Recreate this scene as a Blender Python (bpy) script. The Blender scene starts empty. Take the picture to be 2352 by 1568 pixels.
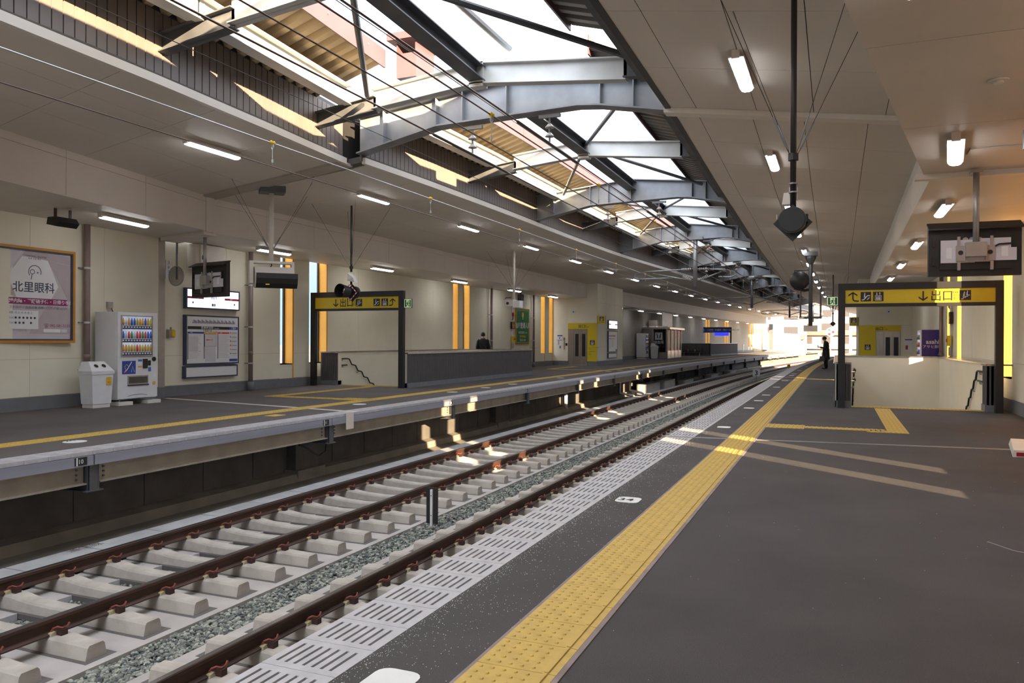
import bpy, math, random
import numpy as np
from mathutils import Vector, Matrix
random.seed(11); rng = np.random.default_rng(5)
SC = bpy.context.scene; COL = SC.collection
# ---------------------------------------------------------------- camera
cam_d = bpy.data.cameras.new('camera'); cam = bpy.data.objects.new('camera', cam_d); COL.objects.link(cam)
cam_d.sensor_width = 36.0; cam_d.lens = 1781.384/2352*36; cam_d.clip_start = .05; cam_d.clip_end = 6000
_y, _p, _r = .3962, -.0018, .0045
_f = Vector((-math.sin(_y)*math.cos(_p), math.cos(_y)*math.cos(_p), math.sin(_p)))
_rt = Vector((math.cos(_y), math.sin(_y), 0)); _up = _rt.cross(_f)
_rt, _up = math.cos(_r)*_rt+math.sin(_r)*_up, -math.sin(_r)*_rt+math.cos(_r)*_up
cam.matrix_world = Matrix(((_rt.x,_up.x,-_f.x,0),(_rt.y,_up.y,-_f.y,0),(_rt.z,_up.z,-_f.z,1.4198),(0,0,0,1)))
SC.camera = cam
# ---------------------------------------------------------------- sky, sun, exposure
SKY = 4.0; SUN = 30.0; TUBE = 14.0
SC.view_settings.view_transform = 'Standard'; SC.view_settings.look = 'None'
SC.view_settings.gamma = 1.0; SC.view_settings.use_curve_mapping = False
SC.view_settings.exposure = 0.42
wd = bpy.data.worlds.new('sky'); SC.world = wd; wd.use_nodes = True
nt = wd.node_tree; nt.nodes.clear()
tc = nt.nodes.new('ShaderNodeTexCoord'); nz = nt.nodes.new('ShaderNodeTexNoise'); nz.inputs['Scale'].default_value = 2.2; nz.inputs['Detail'].default_value = 6
cr = nt.nodes.new('ShaderNodeValToRGB'); cr.color_ramp.elements[0].position = .36; cr.color_ramp.elements[0].color = (.50,.70,1,1)
cr.color_ramp.elements[1].position = .56; cr.color_ramp.elements[1].color = (1,.985,.96,1)
bg = nt.nodes.new('ShaderNodeBackground'); bg.inputs['Strength'].default_value = SKY; wo = nt.nodes.new('ShaderNodeOutputWorld')
nt.links.new(tc.outputs['Generated'], nz.inputs['Vector']); nt.links.new(nz.outputs['Fac'], cr.inputs['Fac'])
sx = nt.nodes.new('ShaderNodeSeparateXYZ'); nt.links.new(tc.outputs['Generated'], sx.inputs['Vector'])
el = nt.nodes.new('ShaderNodeMapRange'); el.interpolation_type = 'SMOOTHSTEP'; el.inputs['From Min'].default_value = .04; el.inputs['From Max'].default_value = .42; nt.links.new(sx.outputs['Z'], el.inputs['Value'])
mx = nt.nodes.new('ShaderNodeMix'); mx.data_type = 'RGBA'; mx.inputs['A'].default_value = (.13,.185,.25,1); nt.links.new(el.outputs['Result'], mx.inputs['Factor']); nt.links.new(cr.outputs['Color'], mx.inputs['B'])
nt.links.new(mx.outputs['Result'], bg.inputs['Color']); nt.links.new(bg.outputs['Background'], wo.inputs['Surface'])
sd = bpy.data.lights.new('sun', 'SUN'); sd.energy = SUN; sd.angle = .006; sd.color = (1,.74,.45)
sun = bpy.data.objects.new('sun', sd); COL.objects.link(sun)
sun.rotation_euler = Vector((-1,.86,-.314)).to_track_quat('-Z','Y').to_euler(); sun.location = (30,-26,9)
SC.cycles.max_bounces = 7; SC.cycles.diffuse_bounces = 3; SC.cycles.glossy_bounces = 3; SC.cycles.transmission_bounces = 5
SC.cycles.sample_clamp_indirect = 6; SC.cycles.use_denoising = True
# ---------------------------------------------------------------- materials
MT = {}
def mat(name, col, rough=.6, metal=0., var=.06, scale=6., bump=0., bscale=60., emit=0., stretch=None, spec=.5, col2=None, lo=.35, hi=.65, trans=0., alpha=1.):
    m = bpy.data.materials.new(name); m.use_nodes = True; t = m.node_tree; b = t.nodes['Principled BSDF']
    b.inputs['Roughness'].default_value = rough; b.inputs['Metallic'].default_value = metal
    b.inputs['Specular IOR Level'].default_value = spec
    if trans: b.inputs['Transmission Weight'].default_value = trans; b.inputs['IOR'].default_value = 1.02
    if alpha < 1: b.inputs['Alpha'].default_value = alpha
    if emit:
        b.inputs['Emission Color'].default_value = (*col,1); b.inputs['Emission Strength'].default_value = emit
    tcn = t.nodes.new('ShaderNodeTexCoord'); src = tcn.outputs['Object']
    if stretch:
        mp = t.nodes.new('ShaderNodeMapping'); mp.inputs['Scale'].default_value = stretch; t.links.new(src, mp.inputs['Vector']); src = mp.outputs['Vector']
    n = t.nodes.new('ShaderNodeTexNoise'); n.inputs['Scale'].default_value = scale; n.inputs['Detail'].default_value = 5; t.links.new(src, n.inputs['Vector'])
    r = t.nodes.new('ShaderNodeValToRGB'); r.color_ramp.elements[0].position = lo; r.color_ramp.elements[1].position = hi
    a = col; c2 = col2 or tuple(min(1,x*(1+var)) for x in col); a = col if col2 else tuple(x*(1-var) for x in col)
    r.color_ramp.elements[0].color = (*a,1); r.color_ramp.elements[1].color = (*c2,1)
    t.links.new(n.outputs['Fac'], r.inputs['Fac']); t.links.new(r.outputs['Color'], b.inputs['Base Color'])
    if bump:
        n2 = t.nodes.new('ShaderNodeTexNoise'); n2.inputs['Scale'].default_value = bscale; n2.inputs['Detail'].default_value = 4; t.links.new(src, n2.inputs['Vector'])
        bp = t.nodes.new('ShaderNodeBump'); bp.inputs['Strength'].default_value = bump; bp.inputs['Distance'].default_value = .02
        t.links.new(n2.outputs['Fac'], bp.inputs['Height']); t.links.new(bp.outputs['Normal'], b.inputs['Normal'])
    MT[name] = m; return m
mat('asphalt',(.047,.043,.044),.78,bump=.35,bscale=160,scale=1.1,col2=(.070,.063,.063),lo=.3,hi=.7)
mat('joint_grey',(.42,.375,.335),.5,var=.04)
mat('asphalt_far',(.085,.072,.066),.8,bump=.2,bscale=120,scale=.9,col2=(.115,.10,.094),lo=.3,hi=.7)
def speckle(name,scale,lo,hi,dark,light):
    t=MT[name].node_tree; b=t.nodes['Principled BSDF']; old=b.inputs['Base Color'].links[0].from_socket
    tc=t.nodes.new('ShaderNodeTexCoord'); n=t.nodes.new('ShaderNodeTexNoise'); n.inputs['Scale'].default_value=scale; n.inputs['Detail'].default_value=3; t.links.new(tc.outputs['Object'],n.inputs['Vector'])
    r=t.nodes.new('ShaderNodeMapRange'); r.inputs['From Min'].default_value=lo; r.inputs['From Max'].default_value=hi; r.inputs['To Min'].default_value=dark; r.inputs['To Max'].default_value=light; t.links.new(n.outputs['Fac'],r.inputs['Value'])
    v=t.nodes.new('ShaderNodeVectorMath'); v.operation='SCALE'; t.links.new(old,v.inputs[0]); t.links.new(r.outputs['Result'],v.inputs['Scale']); t.links.new(v.outputs['Vector'],b.inputs['Base Color'])
speckle('asphalt',170,.3,.7,.72,1.28); speckle('asphalt_far',60,.3,.7,.85,1.15)
mat('grate',(.46,.45,.47),.62,var=.10,scale=9)
mat('grate_dark',(.05,.045,.05),.9)
mat('yellow_tile',(.58,.39,.085),.6,var=.10,scale=11)
mat('mortar',(.28,.22,.21),.9,var=.15)
mat('white_paint',(.78,.78,.77),.6,var=.04)
mat('black_paint',(.02,.02,.022),.5)
mat('rail_side',(.055,.024,.015),.62,var=.3,scale=8,stretch=(1,.2,1))
mat('rail_top',(.32,.31,.31),.25,metal=.9,var=.08)
mat('clip_block',(.042,.016,.014),.65,var=.2)
mat('clip_rod',(.24,.055,.035),.55,var=.2)
mat('clip_pad',(.42,.36,.22),.6,var=.15)
mat('sleeper',(.40,.36,.315),.85,bump=.15,bscale=90,scale=5,col2=(.53,.485,.44))
mat('under_pad',(.13,.12,.115),.85)
mat('slab',(.40,.37,.355),.85,bump=.1,bscale=60,scale=2.2,col2=(.50,.47,.45))
mat('slab_edge',(.30,.30,.30),.8,var=.1)
mat('stone_a',(.20,.215,.19),.85,var=.25,scale=30)
mat('stone_b',(.36,.37,.32),.85,var=.2,scale=30)
mat('stone_c',(.10,.115,.12),.85,var=.25,scale=30)
mat('ballast_floor',(.12,.13,.12),.95,scale=25,col2=(.26,.27,.24),bump=.8,bscale=40)
mat('trough',(.42,.42,.43),.8,bump=.2,bscale=50,scale=3,col2=(.52,.52,.53))
mat('kerb',(.26,.235,.20),.9,var=.15,scale=2)
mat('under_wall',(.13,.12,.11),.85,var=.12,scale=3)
mat('fascia_steel',(.27,.275,.33),.5,var=.08,scale=3,stretch=(1,.15,4))
mat('girder_brown',(.30,.26,.205),.6,var=.12,scale=3)
mat('galv',(.27,.28,.30),.42,metal=.45,var=.14,scale=2.2)
mat('galv_dark',(.11,.115,.125),.5,metal=.35,var=.2,scale=2.0)
mat('galv_light',(.62,.63,.62),.45,metal=.2,var=.08,scale=2)
mat('wall',(.82,.775,.635),.7,var=.025,scale=1.5)
mat('wall_joint',(.42,.39,.34),.9)
mat('base_grey',(.17,.175,.19),.7,var=.06)
mat('ceil',(.66,.605,.545),.55,var=.03,scale=1.2,stretch=(1,.4,1))
mat('ceil_back',(.10,.09,.08),.9)
mat('soffit',(.68,.625,.56),.5,var=.03,scale=1.2)
mat('bulk',(.64,.575,.52),.6,var=.03,scale=1.2)
mat('clad',(.155,.13,.12),.5,var=.06,scale=2,stretch=(1,1,.3))
mat('deck',(.52,.40,.24),.55,var=.08,scale=2,stretch=(.3,1,1))
mat('deck_shaded',(.13,.115,.10),.6,var=.1,scale=2)  # deck again, with the shade under the right eaves put into the colour
mat('pink',(.13,.065,.07),.5,var=.05,scale=2)
mat('orange',(.86,.43,.055),.45,var=.04,scale=2)
mat('black',(.018,.017,.017),.45,var=.1)
mat('parapet',(.105,.098,.10),.55,var=.08,scale=3)
mat('steel_cop',(.42,.38,.34),.25,metal=.85,var=.08)
mat('stainless',(.47,.42,.38),.3,metal=.8,var=.08,stretch=(1,1,.2))
mat('pipe_brown',(.25,.185,.165),.5,var=.06)
mat('white_body',(.76,.76,.78),.4,var=.02)
mat('cream_body',(.66,.60,.54),.45,var=.03)
mat('offwhite',(.72,.68,.62),.5,var=.03)
mat('grey_metal',(.42,.40,.38),.35,metal=.5,var=.06)
mat('sign_yellow',(.72,.55,.02),.45,var=.02)
mat('sign_black',(.022,.02,.018),.5)
mat('sign_white',(.80,.80,.82),.5,var=.02)
mat('sign_red',(.52,.02,.05),.5)
mat('sign_blue',(.03,.07,.36),.5)
mat('sign_green',(.02,.17,.07),.5)
mat('exit_green',(.70,.85,.50),.5,emit=.25)
mat('exit_dark',(.012,.11,.055),.5)
mat('lav',(.58,.53,.57),.5,var=.04,scale=2)
mat('lav2',(.66,.63,.68),.5,var=.03)
mat('lav3',(.50,.43,.46),.5,var=.03)
mat('plum',(.28,.02,.13),.5)
mat('ink',(.05,.06,.12),.5)
mat('frame_orange',(.56,.24,.02),.5,var=.06)
mat('wire',(.05,.04,.04),.5)
mat('wire_copper',(.065,.03,.028),.45)
mat('wire_silver',(.45,.48,.50),.35,metal=.5)
mat('hang_yellow',(.75,.47,.02),.45)
mat('ceramic',(.42,.40,.38),.3)
mat('tube',(1.0,.985,1.0),.5,emit=TUBE)
mat('lit_panel',(.93,.93,1.0),.5,emit=1.1)
mat('lit_drinks',(.55,.65,.9),.5,emit=.25,col2=(.9,.9,.95))
mat('lit_blue',(.02,.03,.9),.5,emit=1.4)
mat('glass',(.9,.93,.95),.05,trans=1.,alpha=.25)
mat('smoke_glass',(.30,.28,.26),.08,trans=.6,alpha=.6)
mat('vend_red',(.55,.015,.03),.4)
mat('vend_blue',(.035,.02,.24),.35,var=.05)
mat('skin',(.55,.36,.27),.6); mat('hair',(.02,.015,.013),.6); mat('coat',(.012,.011,.014),.85,var=.2); mat('jacket',(.016,.015,.02),.8,var=.2)
mat('shoe',(.01,.01,.01),.5); mat('bag_white',(.72,.70,.70),.5,var=.08)
mat('concrete',(.45,.43,.41),.85,var=.1); mat('haze_hill',(.05,.085,.15),.9,var=.06,scale=.01); mat('town_white',(.30,.27,.25),.8,var=.04); mat('town_pink',(.20,.10,.085),.8,var=.06); mat('town_dark',(.05,.045,.05),.7)
mat('salt',(.85,.85,.85),.6); mat('scuff',(.30,.29,.29),.9)
mat('ground',(.08,.08,.075),.9)
mat('can_a',(.08,.18,.62),.4); mat('can_b',(.75,.10,.08),.4); mat('can_c',(.10,.35,.12),.4); mat('can_d',(.82,.42,.05),.4); mat('can_e',(.75,.76,.8),.4); mat('can_f',(.62,.60,.10),.4)
# ---------------------------------------------------------------- mesh helpers
WOFF = {}
class MB:
    def __init__(s): s.v=[]; s.f=[]; s.m=[]; s.k=0
    def mi(s,k): s.k=k; return s
    def add(s,vs,fs):
        n=len(s.v); s.v+= [tuple(p) for p in vs]; s.f += [tuple(i+n for i in q) for q in fs]; s.m += [s.k]*len(fs); return s
    def hexa(s,p): return s.add(p,[(3,2,1,0),(4,5,6,7),(0,1,5,4),(1,2,6,5),(2,3,7,6),(3,0,4,7)])
    def box(s,x0,x1,y0,y1,z0,z1):
        return s.hexa([(x0,y0,z0),(x1,y0,z0),(x1,y1,z0),(x0,y1,z0),(x0,y0,z1),(x1,y0,z1),(x1,y1,z1),(x0,y1,z1)])
    def quad(s,*p): return s.add(p,[tuple(range(len(p)))])
    def prism(s,poly,a,b):          # poly: list of 3-D points, swept by vector from offset a to b
        n=len(poly); A=[Vector(p)+Vector(a) for p in poly]; B=[Vector(p)+Vector(b) for p in poly]
        return s.add(A+B,[tuple(range(n-1,-1,-1)),tuple(range(n,2*n))]+[(i,(i+1)%n,n+(i+1)%n,n+i) for i in range(n)])
    def sweep(s,prof,ys,fx=None,cap=True,closed=True):   # prof: (x,z) list swept along y, x shifted by fx(y)
        n=len(prof); vs=[]; fs=[]
        for y in ys:
            d = fx(y) if fx else 0
            vs += [(x+d,y,z) for x,z in prof]
        for j in range(len(ys)-1):
            for i in range(n if closed else n-1):
                k=(i+1)%n; fs.append((j*n+i,j*n+k,(j+1)*n+k,(j+1)*n+i))
        if cap and closed: fs += [tuple(range(n-1,-1,-1)),tuple((len(ys)-1)*n+i for i in range(n))]
        return s.add(vs,fs)
    def tube(s,pts,r,n=6,cap=True):
        P=[Vector(p) for p in pts]; vs=[]; fs=[]; R = r if isinstance(r,(list,tuple)) else [r]*len(P)
        t0=(P[1]-P[0]).normalized(); ref = Vector((0,0,1)) if abs(t0.z)<.9 else Vector((1,0,0)); u=t0.cross(ref).normalized()
        for j,p in enumerate(P):
            t=(P[min(j+1,len(P)-1)]-P[max(j-1,0)]).normalized(); u=(u-t*u.dot(t)).normalized(); w=t.cross(u)
            vs += [p+(u*math.cos(2*math.pi*i/n)+w*math.sin(2*math.pi*i/n))*R[j] for i in range(n)]
        for j in range(len(P)-1):
            for i in range(n): k=(i+1)%n; fs.append((j*n+i,j*n+k,(j+1)*n+k,(j+1)*n+i))
        if cap: fs += [tuple(range(n-1,-1,-1)),tuple((len(P)-1)*n+i for i in range(n))]
        return s.add(vs,fs)
    def ball(s,c,r,n=8,m=5,sc=(1,1,1)):
        vs=[(c[0],c[1],c[2]-r*sc[2])]; fs=[]
        for j in range(1,m):
            a=-math.pi/2+math.pi*j/m
            vs += [(c[0]+r*sc[0]*math.cos(a)*math.cos(2*math.pi*i/n),c[1]+r*sc[1]*math.cos(a)*math.sin(2*math.pi*i/n),c[2]+r*sc[2]*math.sin(a)) for i in range(n)]
        vs.append((c[0],c[1],c[2]+r*sc[2])); e=len(vs)-1
        for i in range(n): fs.append((0,1+(i+1)%n,1+i)); fs.append((e,e-n+i,e-n+(i+1)%n))
        for j in range(m-2):
            for i in range(n): k=(i+1)%n; fs.append((1+j*n+i,1+j*n+k,1+(j+1)*n+k,1+(j+1)*n+i))
        return s.add(vs,fs)
    def mesh(s,name,mats,off=(0,0,0)):
        me=bpy.data.meshes.new(name); me.from_pydata([(a-off[0],b-off[1],c-off[2]) for a,b,c in s.v],[],s.f)
        for m in (mats if isinstance(mats,(list,tuple)) else [mats]): me.materials.append(MT[m])
        if any(s.m): me.polygons.foreach_set('material_index',s.m)
        me.update(); return me
    def build(s,name,mats,parent=None,smooth=False,local=False):
        off = (0,0,0) if (parent is None or local) else WOFF.get(parent.name,(0,0,0))
        me=s.mesh(name,mats,off); o=bpy.data.objects.new(name,me); COL.objects.link(o)
        if smooth: me.polygons.foreach_set('use_smooth',[True]*len(me.polygons))
        if parent: o.parent=parent; WOFF[o.name]=off
        else: WOFF[o.name]=(0,0,0)
        return o
def B(x0,x1,y0,y1,z0,z1): return MB().box(x0,x1,y0,y1,z0,z1)
def tag(o,label=None,cat=None,group=None,kind=None):
    for k,v in (('label',label),('category',cat),('group',group),('kind',kind)):
        if v: o[k]=v
    return o
def thing(name,label,cat,loc=(0,0,0),group=None,rz=0.):
    o=bpy.data.objects.new(name,None); COL.objects.link(o); o.location=loc; o.empty_display_size=.1; o.rotation_euler=(0,0,rz); WOFF[o.name]=tuple(loc)
    return tag(o,label,cat,group)
def struct(o,label=None): o['kind']='structure'; return o
def inst(src_mesh,name,parent,loc,rz=0.,off=None):
    o=bpy.data.objects.new(name,src_mesh); COL.objects.link(o)
    po=WOFF.get(parent.name,(0,0,0)); o.parent=parent; o.location=(loc[0]-po[0],loc[1]-po[1],loc[2]-po[2]); o.rotation_euler=(0,0,rz); WOFF[o.name]=tuple(loc)
    return o
def tree(o,parent=None,loc=None,label=None,rz=None):
    c=o.copy(); COL.objects.link(c)
    if parent: c.parent=parent
    if loc is not None: c.location=loc
    if rz is not None: c.rotation_euler=(0,0,rz)
    if label: c['label']=label
    for ch in list(o.children): tree(ch,c)
    return c
ORD='first second third fourth fifth sixth seventh eighth ninth tenth eleventh twelfth thirteenth fourteenth fifteenth sixteenth seventeenth eighteenth nineteenth twentieth'.split()
TXT={}
def text(s,h,m,parent,pos,face,align='L',name='lettering',wide=1.,bold=0.,local=False):
    """flat lettering of cap height ~h; face: 'x+','x-','y-','z' ; pos = lower-left (or centre) point in world space"""
    key=(s,bold)
    if key not in TXT:
        cu=bpy.data.curves.new('t','FONT'); cu.body=s; cu.size=1; cu.resolution_u=2; cu.offset=bold
        ob=bpy.data.objects.new('t',cu); me=bpy.data.meshes.new_from_object(ob); TXT[key]=[tuple(v.co) for v in me.vertices],[tuple(p.vertices) for p in me.polygons]
        bpy.data.objects.remove(ob); bpy.data.curves.remove(cu); bpy.data.meshes.remove(me)
    V,F=TXT[key]
    if not V: return None
    k=h/.73; x0=min(v[0] for v in V); x1=max(v[0] for v in V); dx={'L':x0,'C':(x0+x1)/2,'R':x1}[align]
    R={'x+':((0,1,0),(0,0,1)),'x-':((0,-1,0),(0,0,1)),'y-':((1,0,0),(0,0,1)),'z':((1,0,0),(0,1,0)),'zr':((0,1,0),(-1,0,0)),'zl':((0,-1,0),(1,0,0))}[face]
    r,u=Vector(R[0]),Vector(R[1]); p=Vector(pos)
    mb=MB().add([p+r*((v[0]-dx)*k*wide)+u*(v[1]*k) for v in V],F)
    return mb.build(name,m,parent,local=local)
def cv(y): return (.0285*(y-34))**2 if y>34 else 0.
def poly(y,pts):
    if y<=pts[0][0]:
        (a,b),(c,d)=pts[0],pts[1]
    elif y>=pts[-1][0]: (a,b),(c,d)=pts[-2],pts[-1]
    else:
        for i in range(len(pts)-1):
            if pts[i][0]<=y<=pts[i+1][0]: (a,b),(c,d)=pts[i],pts[i+1]; break
    return b+(d-b)*(y-a)/(c-a)
EN=-2.324; EF=-8.66; TN=-3.88; TF=-7.32; ZR=-1.11; ZB=-1.40
def ys(a,b,st=4.): n=max(1,int(math.ceil((b-a)/st))); return [a+(b-a)*i/n for i in range(n+1)]
# ================================================================ near platform
YB=-22.; YE=128.
def slab(name,m,x0,x1,y0,y1,z0,z1,parent=None,fx=cv): return MB().sweep([(x0,z0),(x1,z0),(x1,z1),(x0,z1)],ys(y0,y1),fx).build(name,m,parent)
pn=MB()
for (x0,x1,y0,y1) in ((EN+.394,3.6,YB,18.75),(EN+.394,.30,18.75,27.0),(2.95,3.6,18.75,27.0),(EN+.394,3.6,27.0,YE)):
    pn.sweep([(x0,-.3),(x1,-.3),(x1,0),(x0,0)],ys(y0,y1),cv)
floor_n=struct(pn.build('floor','asphalt'))
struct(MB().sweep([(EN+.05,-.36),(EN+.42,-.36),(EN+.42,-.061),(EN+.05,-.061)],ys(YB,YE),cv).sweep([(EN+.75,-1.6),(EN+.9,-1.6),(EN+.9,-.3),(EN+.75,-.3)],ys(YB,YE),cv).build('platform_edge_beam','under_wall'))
# slotted edge tiles
g=MB(); L,Wd=.296,.39
g.box(0,Wd,0,.045,-.06,0).box(0,Wd,L-.045,L,-.06,0)
sl=[.038+.047*i for i in range(7)]; prev=0
for sx in sl: g.box(prev,sx,.045,L-.045,-.06,0); prev=sx+.016
g.box(prev,Wd,.045,L-.045,-.06,0); g.mi(1).quad((.02,.04,-.025),(Wd-.02,.04,-.025),(Wd-.02,L-.04,-.025),(.02,L-.04,-.025))
g_me=g.mesh('grating_tile',['grate','grate_dark'])
y=.02
while y<40: inst(g_me,'grating_tile',floor_n,(EN+cv(y),y,0)); y+=.3
gs=MB()
while y<118:
    c=EN+cv(y); gs.box(c,c+.39,y,y+.296,-.06,0); y+=.3
tag(gs.build('grating_tiles','grate',floor_n),kind='stuff')
# tactile tiles: five rows of dots and one inner bar
t=MB(); t.box(0,.366,.001,.296,-.02,.006)
for i in range(5):
    for j in range(5):
        cx,cy=.034+.054*i,.034+.057*j; n=8
        vs=[(cx+r*math.cos(2*math.pi*k/n),cy+r*math.sin(2*math.pi*k/n),z) for r,z in ((.0125,.0055),(.0085,.0115)) for k in range(n)]
        t.add(vs,[tuple(range(n,2*n))]+[(k,(k+1)%n,n+(k+1)%n,n+k) for k in range(n)])
t.box(.312,.330,.004,.294,.005,.012)
t_me=t.mesh('tactile_tile',['yellow_tile'])
bt=MB(); bt.box(0,.296,0,.296,-.02,.006)
for i in range(4): bt.box(.03+.07*i,.05+.07*i,.01,.286,.005,.012)
b_me=bt.mesh('guide_tile',['yellow_tile'])
y=.09; XY=-1.4508
while y<40: inst(t_me,'tactile_tile',floor_n,(XY+cv(y),y,0)); y+=.3
ts=MB()
while y<118:
    c=XY+cv(y); ts.box(c,c+.366,y,y+.297,-.02,.006); ts.box(c+.312,c+.33,y,y+.297,.005,.012)
    for i in range(5): ts.box(c+.026+.054*i,c+.042+.054*i,y,y+.297,.005,.010)
    y+=.3
tag(ts.build('tactile_tiles','yellow_tile',floor_n),kind='stuff')
MB().sweep([(XY-.018,0),(XY,0),(XY,.005),(XY-.018,.005)],ys(YB,60,2),cv).sweep([(XY+.366,0),(XY+.392,0),(XY+.392,.005),(XY+.366,.005)],ys(YB,60,2),cv).build('mortar_bed','mortar',floor_n)
# guide path to the stairs
for i in range(2):
    for j in range(2): inst(b_me,'guide_tile',floor_n,(-1.075+.3*i+.0,13.4+.3*j,.0))
for i in range(4): inst(b_me,'guide_tile',floor_n,(-.475+.3*i,13.4+.15,0))
for j in range(16): inst(b_me,'guide_tile',floor_n,(.75,13.4+.3*j,0))
inst(b_me,'guide_tile',floor_n,(.45,13.4,0))
for i in range(9):
    for j in range(1): inst(b_me,'guide_tile',floor_n,(.25+.3*i,18.40,0),0)
for i in range(14): inst(b_me,'guide_tile',floor_n,(-1.0+.3*i,31.0,0))
# metal cover strips over the expansion joint
def strip(name,p0,p1,w,m,parent,z=.004):
    a=Vector((*p0,0)); b=Vector((*p1,0)); n=(b-a).normalized(); q=Vector((-n.y,n.x,0))*w/2
    return MB().hexa([a-q,b-q,b+q,a+q]+[p+Vector((0,0,z)) for p in (a-q,b-q,b+q,a+q)]).build(name,m,parent)
strip('joint_cover',(EN,11.49),(3.55,12.15),.035,'grey_metal',floor_n); strip('joint_cover',(EN,11.56),(3.55,12.22),.02,'grey_metal',floor_n,.003)
# painted door position plates
def pill(name,x,y,w,h,m,parent,z=.003,ra=.06,n=5):
    pts=[]
    for cx,cy,a0 in ((w/2-ra,h/2-ra,0),(-w/2+ra,h/2-ra,90),(-w/2+ra,-h/2+ra,180),(w/2-ra,-h/2+ra,270)):
        for k in range(n): a=math.radians(a0+90*k/(n-1)); pts.append((x+cx+ra*math.cos(a),y+cy+ra*math.sin(a),0))
    return MB().prism(pts,(0,0,0),(0,0,z)).build(name,m,parent)
for i,y in enumerate((2.77,6.78,13.15,17.12,19.34,21.47,25.3,29.6,34.2,36.0,40.5,47.)):
    p=pill('number_plate',-1.705+cv(y),y,.21,.24,'white_paint',floor_n)
    if i==1: text('34',.105,'grate_dark',floor_n,(-1.79,6.73,.0045),'z',bold=.012)
# white grains along the edge
sv=MB()
for k in range(2600):
    y=1.9+abs(random.gauss(0,1))*5.0; 
    if random.random()<.5: x=EN+.394+abs(random.gauss(0,.05))
    else: x=EN+.40+abs(random.gauss(0,.30))
    if x>-1.0: continue
    r=random.uniform(.0012,.0032); a=random.uniform(0,3)
    sv.add([(x+r*math.cos(a+q*2.1),y+r*math.sin(a+q*2.1),.0) for q in range(3)]+[(x,y,r*1.1)],[(0,1,3),(1,2,3),(2,0,3)])
for k in range(260):
    x=random.uniform(-1,3.2); y=random.uniform(2,16); r=random.uniform(.001,.003)
    sv.add([(x-r,y,0),(x+r,y,0),(x,y+r,0),(x,y,r)],[(0,1,3),(1,2,3),(2,0,3)])
tag(sv.build('salt_grains','salt'),'white salt grains scattered on the near platform asphalt','grains',kind='stuff')
# ================================================================ far platform
pf=MB(); XW=-15.1
for (x0,x1,y0,y1) in ((XW-.3,EF-.394,YB,20.4),(-11.85,EF-.394,20.4,29.6),(XW-.3,-14.95,20.4,29.6),(XW-.3,EF-.394,29.6,YE)):
    pf.sweep([(x0,-.3),(x1,-.3),(x1,0),(x0,0)],ys(y0,y1),cv)
floor_f=struct(pf.build('floor','asphalt_far'))
g2=MB(); g2.box(-Wd,0,0,.045,-.05,0).box(-Wd,0,L-.045,L,-.05,0); prev=0
for sx in sl: g2.box(-sx,-prev,.045,L-.045,-.05,0); prev=sx+.016
g2.box(-Wd,-prev,.045,L-.045,-.05,0); g2.mi(1).quad((-Wd+.02,.04,-.02),(-.02,.04,-.02),(-.02,L-.04,-.02),(-Wd+.02,L-.04,-.02))
g2_me=g2.mesh('grating_tile',['grate','grate_dark'])
y=2.5
while y<44: inst(g2_me,'grating_tile',floor_f,(EF+cv(y),y,0)); y+=.3
gs=MB()
while y<118: c=EF+cv(y); gs.box(c-.39,c,y,y+.296,-.05,0); y+=.3
tag(gs.build('grating_tiles','grate',floor_f),kind='stuff')
y=3.; 
while y<36: inst(t_me,'tactile_tile',floor_f,(-9.93+cv(y),y+.297,0),math.pi); y+=.3
ts=MB()
while y<112:
    c=-9.93+cv(y); ts.box(c-.366,c,y,y+.299,-.02,.006); y+=.3
tag(ts.build('tactile_tiles','yellow_tile',floor_f),kind='stuff')
for i in range(3):
    for j in range(2): inst(b_me,'guide_tile',floor_f,(-10.85+.3*i-.06,15.2+.3*j,0))
for i in range(7): inst(b_me,'guide_tile',floor_f,(-12.9+.3*i,15.3,0))
for j in range(16): inst(b_me,'guide_tile',floor_f,(-13.05,15.3+.3*j,0))
for i in range(11): inst(b_me,'guide_tile',floor_f,(-15.0+.3*i,20.08,0))
for i in range(9): inst(b_me,'guide_tile',floor_f,(-12.9+.3*i,35.6,0))
for j in range(14): inst(b_me,'guide_tile',floor_f,(-13.2,35.6+.3*j+.3,0))
strip('joint_cover',(EF,12.83),(-14.75,13.86),.13,'cream_body',floor_f)
for i,y in enumerate((7.5,14.38,18.83,21.0,23.1,27.8,34.5,36.5,39,45)):
    pill('number_plate',-9.63+cv(y),y,.30,.30,'white_paint',floor_f,ra=.148)
text('24',.12,'grate_dark',floor_f,(-9.70,7.43,.0045),'zr',bold=.01)
pill('warning_plate',-9.62,11.6,.26,.32,'hang_yellow',floor_f,ra=.03); text('→',.1,'sign_red',floor_f,(-9.6,11.5,.0045),'zr')
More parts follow.
